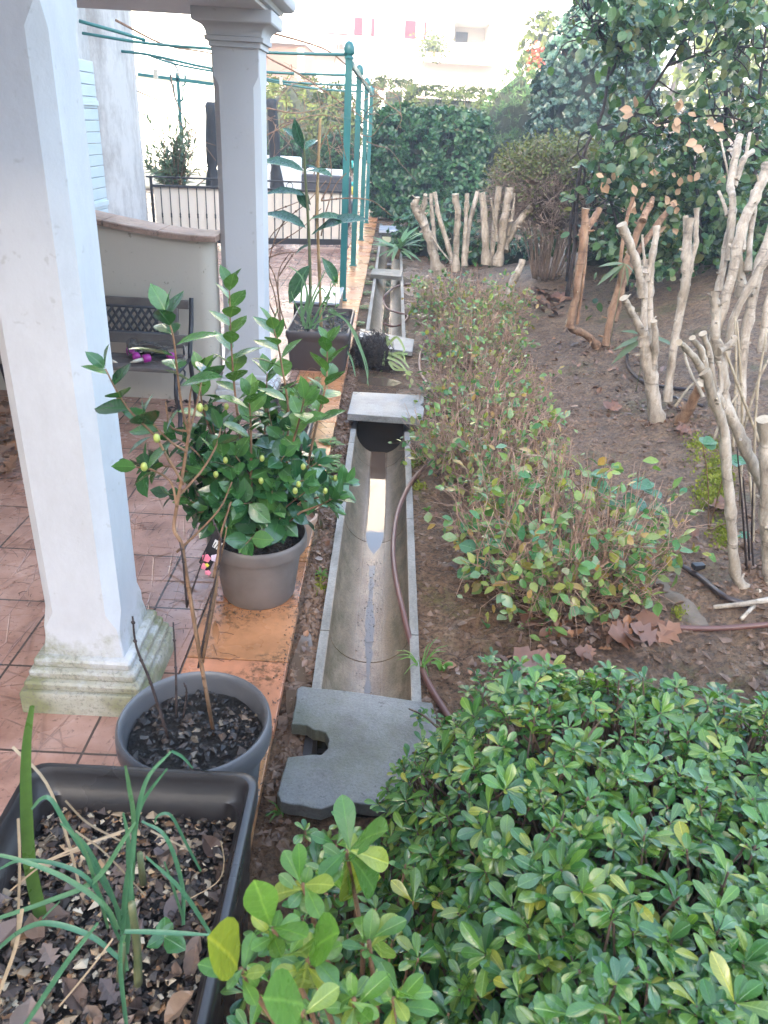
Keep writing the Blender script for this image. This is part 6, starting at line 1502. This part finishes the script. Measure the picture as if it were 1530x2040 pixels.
# ================================================================== UPROOTED ROOT BALL
def rootball():
    c = np.array([-.095, 5.62, .08]); t = thing('root_ball', 'uprooted black root ball with pale strappy leaves lying on the drain', 'root ball', (c[0], c[1], -.03))
    n = 22; V = []
    for i in range(n+1):
        for k in range(n):
            a = math.pi*i/n; q = 2*math.pi*k/n; d = np.array([math.sin(a)*math.cos(q), math.sin(a)*math.sin(q), -math.cos(a)])
            V.append(c + d*np.array([.128, .12, .125])*(1 + .10*noise.noise(Vector(d*4)) + .10*noise.noise(Vector(d*11))))
    MB().add(V, [(i*n+k, i*n+(k+1) % n, (i+1)*n+(k+1) % n, (i+1)*n+k) for i in range(n) for k in range(n)]).build('root_mass', [ROOTM], t)
    mb = MB()
    for k in range(330):
        d = nrm(rnd3()); p = c + d*np.array([.128, .12, .125])*.98; tt = nrm(np.cross(d, rnd3() + np.array([.3, .8, 0]))); e = p + tt*random.uniform(.04, .13) + d*.015
        mb.tube([p, (p+e)/2 + d*random.uniform(.008, .03), e], [.0022, .0022, .001], 3)
    for k in range(110):
        p = c + np.array([random.uniform(.04, .16), -.1 + random.uniform(-.04, .1), -.09 + random.uniform(-.02, .02)]); e = p + np.array([random.uniform(-.03, .14), random.uniform(-.10, .04), -.02]); e[2] = max(e[2], -.02)
        mb.tube([p, (p+e)/2 + np.array([0, 0, .015]), e], [.0025, .002, .001], 3)
    mb.build('roots', [BLKSTEM], t)
    mb = MB()
    for l, y0, y1 in (([(765, 690), (772, 670), (768, 715)], 5.7, 5.6), ([(770, 690), (790, 672), (805, 695), (800, 705)], 5.7, 5.6), ([(768, 710), (800, 703), (808, 725)], 5.6, 5.5), ([(770, 715), (810, 705), (802, 706)], 5.6, 5.5), ([(775, 720), (800, 735), (822, 742)], 5.5, 5.4), ([(765, 700), (762, 735), (745, 752)], 5.55, 5.5), ([(775, 720), (785, 735), (805, 738)], 5.5, 5.4), ([(770, 700), (800, 715), (815, 733)], 5.6, 5.45), ([(768, 695), (775, 680), (782, 690)], 5.6, 5.6), ([(760, 690), (755, 672), (748, 680)], 5.7, 5.7), ([(772, 712), (795, 722), (812, 742)], 5.5, 5.4)):
        p = pxpath(l, y0, y1); n_ = len(p); mb.strap(p, [.010*(1 - .7*(i/n_)**2) for i in range(n_)], 0, .4)
    mb.build('leaves', [L_SPIDER], t)
rootball()

# ================================================================== HOSES
def hose(label, pix, r=.011, lift=None, m=HOSE, clips=()):
    pts = []
    for i, q in enumerate(pix):
        p = grd(q[0], q[1])
        if len(q) > 2: p = gnd(q[0], q[1], q[2])
        else: p[2] += r*.9
        pts.append(p)
    s = spline(pts, 7); o = MB().tube(s, r, 10).build('garden_hose', [m]); return tag(o, label, 'hose', 'brown garden hoses')
hose('brown hose curving along the open drain from under the near evergreen bush', [(905, 1450), (880, 1412), (850, 1360), (820, 1290), (802, 1215, .004), (788, 1150, .006), (783, 1090, .008), (790, 1030, .008), (806, 985, .004), (830, 950), (870, 915), (910, 890), (940, 860)])
hose('brown hose running from the nearest sparse bush to the right edge', [(1120, 1200), (1165, 1213), (1230, 1238), (1330, 1253), (1430, 1256), (1560, 1246)])
hose('dark brown pipe crossing the soil to the foot of the right-hand pale trunk', [(1225, 1060), (1265, 1080), (1330, 1118), (1390, 1152), (1440, 1192), (1490, 1212)], .012, None, HOSEB)
hose('dark pipe looping over the soil behind the forked pale shrub', [(1248, 708), (1252, 735), (1275, 760), (1300, 770), (1340, 776), (1400, 784)], .012, None, HOSEB)
hose('dark pipe emerging by the reddish sawn stump', [(1320, 790), (1345, 795), (1400, 812)], .010, None, HOSEB)
hose('wet brown hose winding beside the sparse bushes behind the thick raised slab', [(862, 662), (845, 690), (836, 715), (838, 745), (852, 770), (872, 800), (895, 825)], .012)
hose('brown hose looping into the farther drain stretch', [(840, 566), (815, 568), (790, 572), (770, 585, .01), (764, 600, -.05), (772, 615, -.03), (790, 622, .0), (812, 632), (800, 645, -.04), (782, 650, -.09), (765, 645, -.06)], .010)
p = grd(1390, 1136); p[2] += .018
o = MB().beam(p - np.array([.025, 0, 0]), p + np.array([.025, .012, .0]), .03, .02).box(p[0] - .02, p[0] + .02, p[1] - .005, p[1] + .02, p[2] - .04, p[2] - .005).build('hose_clip', [BLACKM], None, False, .003); tag(o, 'small black clip on the dark pipe crossing the soil', 'clip')

# weed fabric fold and moss
def cloth():
    A = [grd(a, b) for a, b in ((1272, 1105), (1300, 1190), (1330, 1215), (1365, 1245), (1405, 1262))]; s = spline(A, 6); mb = MB(); V = []; n = len(s)
    for i, p in enumerate(s):
        for j in range(7):
            f = j/6; w = .13*(.5 + .5*math.sin(math.pi*(i+1)/(n+1)))
            x, y = p[0] + f*w, p[1] + .02 - f*.015; V.append((x, y, height(x, y) + -.002 + .016*math.sin(f*math.pi)*(1 + .3*vn(i*.5, j, 1.0)) - (.012 if j in (0, 6) else 0)))
    F = [(i*7+j, i*7+j+1, (i+1)*7+j+1, (i+1)*7+j) for i in range(n-1) for j in range(6)]
    o = mb.add(V, F).build('weed_fabric', [SHEETF]); tag(o, 'fold of muddy brown weed fabric showing at the edge of the leaf litter', 'fabric')
cloth()
mb = MB(); L = []
for (a, b, rx, ry, n) in ((1428, 950, 24, 45, 1500), (1405, 985, 22, 20, 420), (1440, 1065, 20, 22, 420), (1400, 885, 30, 12, 260), (1360, 1222, 16, 10, 220), (820, 920, 12, 12, 200), (836, 970, 10, 6, 110), (1300, 1030, 30, 6, 60), (640, 1160, 8, 20, 120), (1385, 900, 20, 30, 120)):
    for k in range(n):
        p = grd(random.gauss(a, rx*.62), random.gauss(b, ry*.62)); d = nrm((random.uniform(-1, 1), random.uniform(-1, 1), random.uniform(.3, 1.2))); L.append((p - np.array([0, 0, .002]), d, rnd3(), random.uniform(.012, .024), .8))
o = MB().leaves(L, T_OVS).build('moss', [L_MOSS]); tag(o, 'yellow-green moss patches on the bare soil', 'moss', None, 'stuff')

# leaf litter, twigs, crumbs
L = []; L2 = []
for (a, b, sx, sy, n, s) in ((1160, 1235, 100, 42, 460, .042), (1250, 1190, 60, 50, 260, .04), (1090, 600, 40, 22, 110, .085), (1290, 800, 120, 60, 40, .045), (1150, 720, 110, 50, 70, .05), (980, 1330, 90, 40, 22, .04), (650, 1120, 16, 90, 60, .03), (665, 960, 14, 60, 40, .03), (680, 830, 10, 30, 24, .03), (620, 1330, 16, 60, 20, .03), (890, 1050, 50, 70, 8, .03), (1330, 1100, 70, 60, 24, .045), (870, 790, 40, 30, 24, .05), (560, 1640, 20, 30, 20, .02), (1330, 380, 60, 40, 160, .08), (760, 570, 30, 30, 20, .05)):
    for k in range(n):
        q = (random.gauss(a, sx*.6), random.gauss(b, sy*.6))
        p = grd(*q)
        if p[0] < -.25 or (abs(p[0]) < .19 and not 5.0 < p[1] < 6.1): continue
        L.append((p + np.array([0, 0, random.uniform(.004, .014)]), (random.uniform(-1, 1), random.uniform(-1, 1), random.uniform(-.1, .3)), (random.uniform(-.4, .4), random.uniform(-.4, .4), 1), s*random.uniform(.5, 1.3), random.uniform(.7, 1.1)))
mb = MB().leaves(L[::3], T_DEAD).leaves(L[1::3], T_DEADS).leaves(L[2::3], T_DEADC)
o = mb.build('leaf_litter', [LITTER]); tag(o, 'scattered small brown dead leaves on the mud', 'leaf litter', None, 'stuff')
for i, (a, b, s, lab) in enumerate(((1190, 1185, .16, 'large orange-brown curled leaf at the foot of the nearest sparse bush'), (1310, 1285, .15, 'big brown maple-like leaf lying just beyond the foreground bush'), (1262, 1275, .12, 'orange-brown leaf beside the big maple-like leaf'), (1415, 1010, .13, 'pinkish dead leaf lying by the moss patch'), (1105, 600, .17, 'curled brown leaf on the leaf heap by the elbowed stem'), (1075, 1345, .12, 'reddish dead leaf half under the foreground evergreen bush'), (1065, 1240, .09, 'dark curled leaf on the mud left of the nearest sparse bush'), (1345, 862, .09, 'small reddish leaf near the forked pale shrub'), (1215, 820, .10, 'salmon coloured dead leaf caught on a low sparse bush'), (1180, 1315, .07, 'small dark leaf on the mud before the evergreen bush'), (1180, 480, .15, 'star-shaped tan leaf caught in the twiggy shrub'))):
    p = grd(a, b) if i != 10 else at(1064, 372, 8.2)
    L = [(p + np.array([0, 0, .012]), (math.cos(i*1.7), math.sin(i*1.7)*.8, .15), (0, -.45, 1), s, 1.15), (p + np.array([0, 0, .012]), (math.cos(i*1.7 + .9), math.sin(i*1.7 + .9)*.8, .25), (0, -.4, 1), s*.8, .9), (p + np.array([0, 0, .012]), (math.cos(i*1.7 - .9), math.sin(i*1.7 - .9)*.8, .2), (0, -.4, 1), s*.8, .9)]
    o = MB().leaves(L, T_DEAD).build('dead_leaf', [BIGDRY]); tag(o, lab, 'dead leaf', 'large dead leaves on the ground')
# leaves in the dark corner and twigs on the terrace
L = []
for k in range(70):
    p = gnd(random.uniform(-20, 40), random.uniform(800, 960), .006 + random.random()*.03); L.append((p, (random.uniform(-1, 1), random.uniform(-1, 1), .2), (0, 0, 1), random.uniform(.05, .11), 1))
o = MB().leaves(L, T_DEAD).build('leaf_drift', [LITTER]); tag(o, 'drift of dead leaves in the dark corner behind the big pillar', 'leaf litter', None, 'stuff')
mb = MB()
for k in range(170):
    p = gnd(random.uniform(0, 500), random.uniform(820, 1320), .004)
    if not (-2.6 < p[0] < -.3) : continue
    a = random.uniform(0, 6.28); e = p + np.array([math.cos(a), math.sin(a), 0])*random.uniform(.015, .07); mb.tube([p, (p+e)/2 + np.array([0, 0, .004]), e], .0008, 3)
for k in range(30):
    p = gnd(random.uniform(330, 430), random.uniform(795, 830), .008); chunk(mb, p, random.uniform(.008, .02))
o = mb.build('terrace_debris', [BLKSTEM], None, False); tag(o, 'dark twigs and crumbs strewn over the wet tiles', 'debris', None, 'stuff')
mb = MB()
for k in range(13000):
    x = random.choice([random.uniform(.19, 1.9), random.uniform(.19, 1.9), random.uniform(.8, 3.2), random.uniform(-.255, -.185)]); y = random.uniform(1.3, 6.5)*random.uniform(.6, 1) + .4
    chunk(mb, (x, y, height(x, y) + .001), random.choice([.002, .003, .003, .004, .006, .010, .014])*random.uniform(.7, 1.4))
for B_ in BASES:
    for k in range(70):
        x, y = B_[0] + random.gauss(0, .09), B_[1] + random.gauss(0, .09)
        if x > .2: chunk(mb, (x, y, height(x, y) + .003), random.uniform(.004, .018))
for k in range(420):
    x, y = random.uniform(.2, 2.2), random.uniform(1.9, 6); a = random.uniform(0, 6.28); p = np.array([x, y, height(x, y) + .004]); e = p + np.array([math.cos(a), math.sin(a), .05])*random.uniform(.03, .13); e[2] = height(e[0], e[1]) + .006
    mb.tube([p, (p+e)/2 + np.array([0, 0, .004]), e], .0014, 3)
o = mb.build('soil_crumbs', [simple('soil_crumbs', (.085, .046, .028), (.21, .122, .072), 30, (.4, .8), .5)], None, False); tag(o, 'crumbs of soil and small twigs on the mud', 'soil crumbs', None, 'stuff')
mb = MB()
for k in range(900):
    y = random.uniform(1.4, 6.5); x = -.262 - abs(random.gauss(0, .018)); chunk(mb, (x, y, .006), random.choice([.0012, .002, .003]))
for k in range(500):
    y = random.uniform(1.6, 4.4); x = random.choice([-.6, -.78, -1.145, -1.51]) + random.gauss(0, .01); chunk(mb, (x, y, .003), random.choice([.001, .0015, .0025]))
for k in range(300):
    a = random.uniform(0, 6.28); q = random.uniform(.13, .17); chunk(mb, (POT2[0] + q*math.cos(a), POT2[1] + q*math.sin(a), .006), random.choice([.001, .002, .003]))
o = mb.build('spilled_soil', [simple('spilled_soil', (.05, .03, .02), (.12, .075, .05), 30, (.5, .8), .4)], None, False); tag(o, 'spilled soil along the tile edge and in the joints', 'spilled soil', None, 'stuff')
# little ground weeds
def tuft(label, px_, py_, n, ln, w, m=L_CLOVER):
    g = grd(px_, py_); mb = MB()
    for k in range(n):
        a = random.uniform(0, 6.28); e = g + np.array([math.cos(a)*ln*.7, math.sin(a)*ln*.7, ln*random.uniform(.15, .8)]); p = spline([g, (g+e)/2 + np.array([0, 0, ln*.25]), e], 4); mb.strap(p, [w*(1 - .8*i/len(p)) for i in range(len(p))], 0, .3)
    o = mb.build('grass_tuft', [m]); tag(o, label, 'grass tuft', 'grass tufts on the mud')
tuft('grass tuft beside the hose where it leaves the near drain', 838, 1333, 14, .12, .0025)
tuft('small pale upright weed on the mud above the evergreen bush', 880, 1335, 7, .055, .009, L_CLOVER)
tuft('green tuft in the mud between edge tiles and drain', 640, 1150, 12, .04, .004)
tuft('grass tuft sprouting behind the large notched slab', 560, 1625, 16, .06, .0025)
tuft('tiny weed on the mud opposite the still water', 850, 1018, 8, .03, .005)
tuft('thin grass at the foot of the nearest sparse bush', 1200, 1130, 26, .16, .0018, L_CONIF)

weeds('drainside_weeds', 'patch of small green weeds between the tiles and the farther drain', [(-.225, y_, -.035) for y_ in (6.9, 7.6, 8.3, 8.9, 9.9, 10.6, 11.3)], 10, .045, .03, L_CLOVER, T_OVS)
# ------------------------------------------------------------------ thin haze volume added to imitate lens veil over the distance
hm, ht, hp, ho = newmat('veil_haze'); ht.nodes.remove(hp)
pv = N(ht, 'ShaderNodeVolumePrincipled'); pv.inputs['Color'].default_value = (.84, .89, .95, 1); pv.inputs['Density'].default_value = .006; pv.inputs['Anisotropy'].default_value = .2
ht.links.new(pv.outputs[0], ho.inputs['Volume'])
o = MB().box(-75, 75, -55, 145, -3, 26).build('haze', [hm], None, False); o['kind'] = 'stuff'
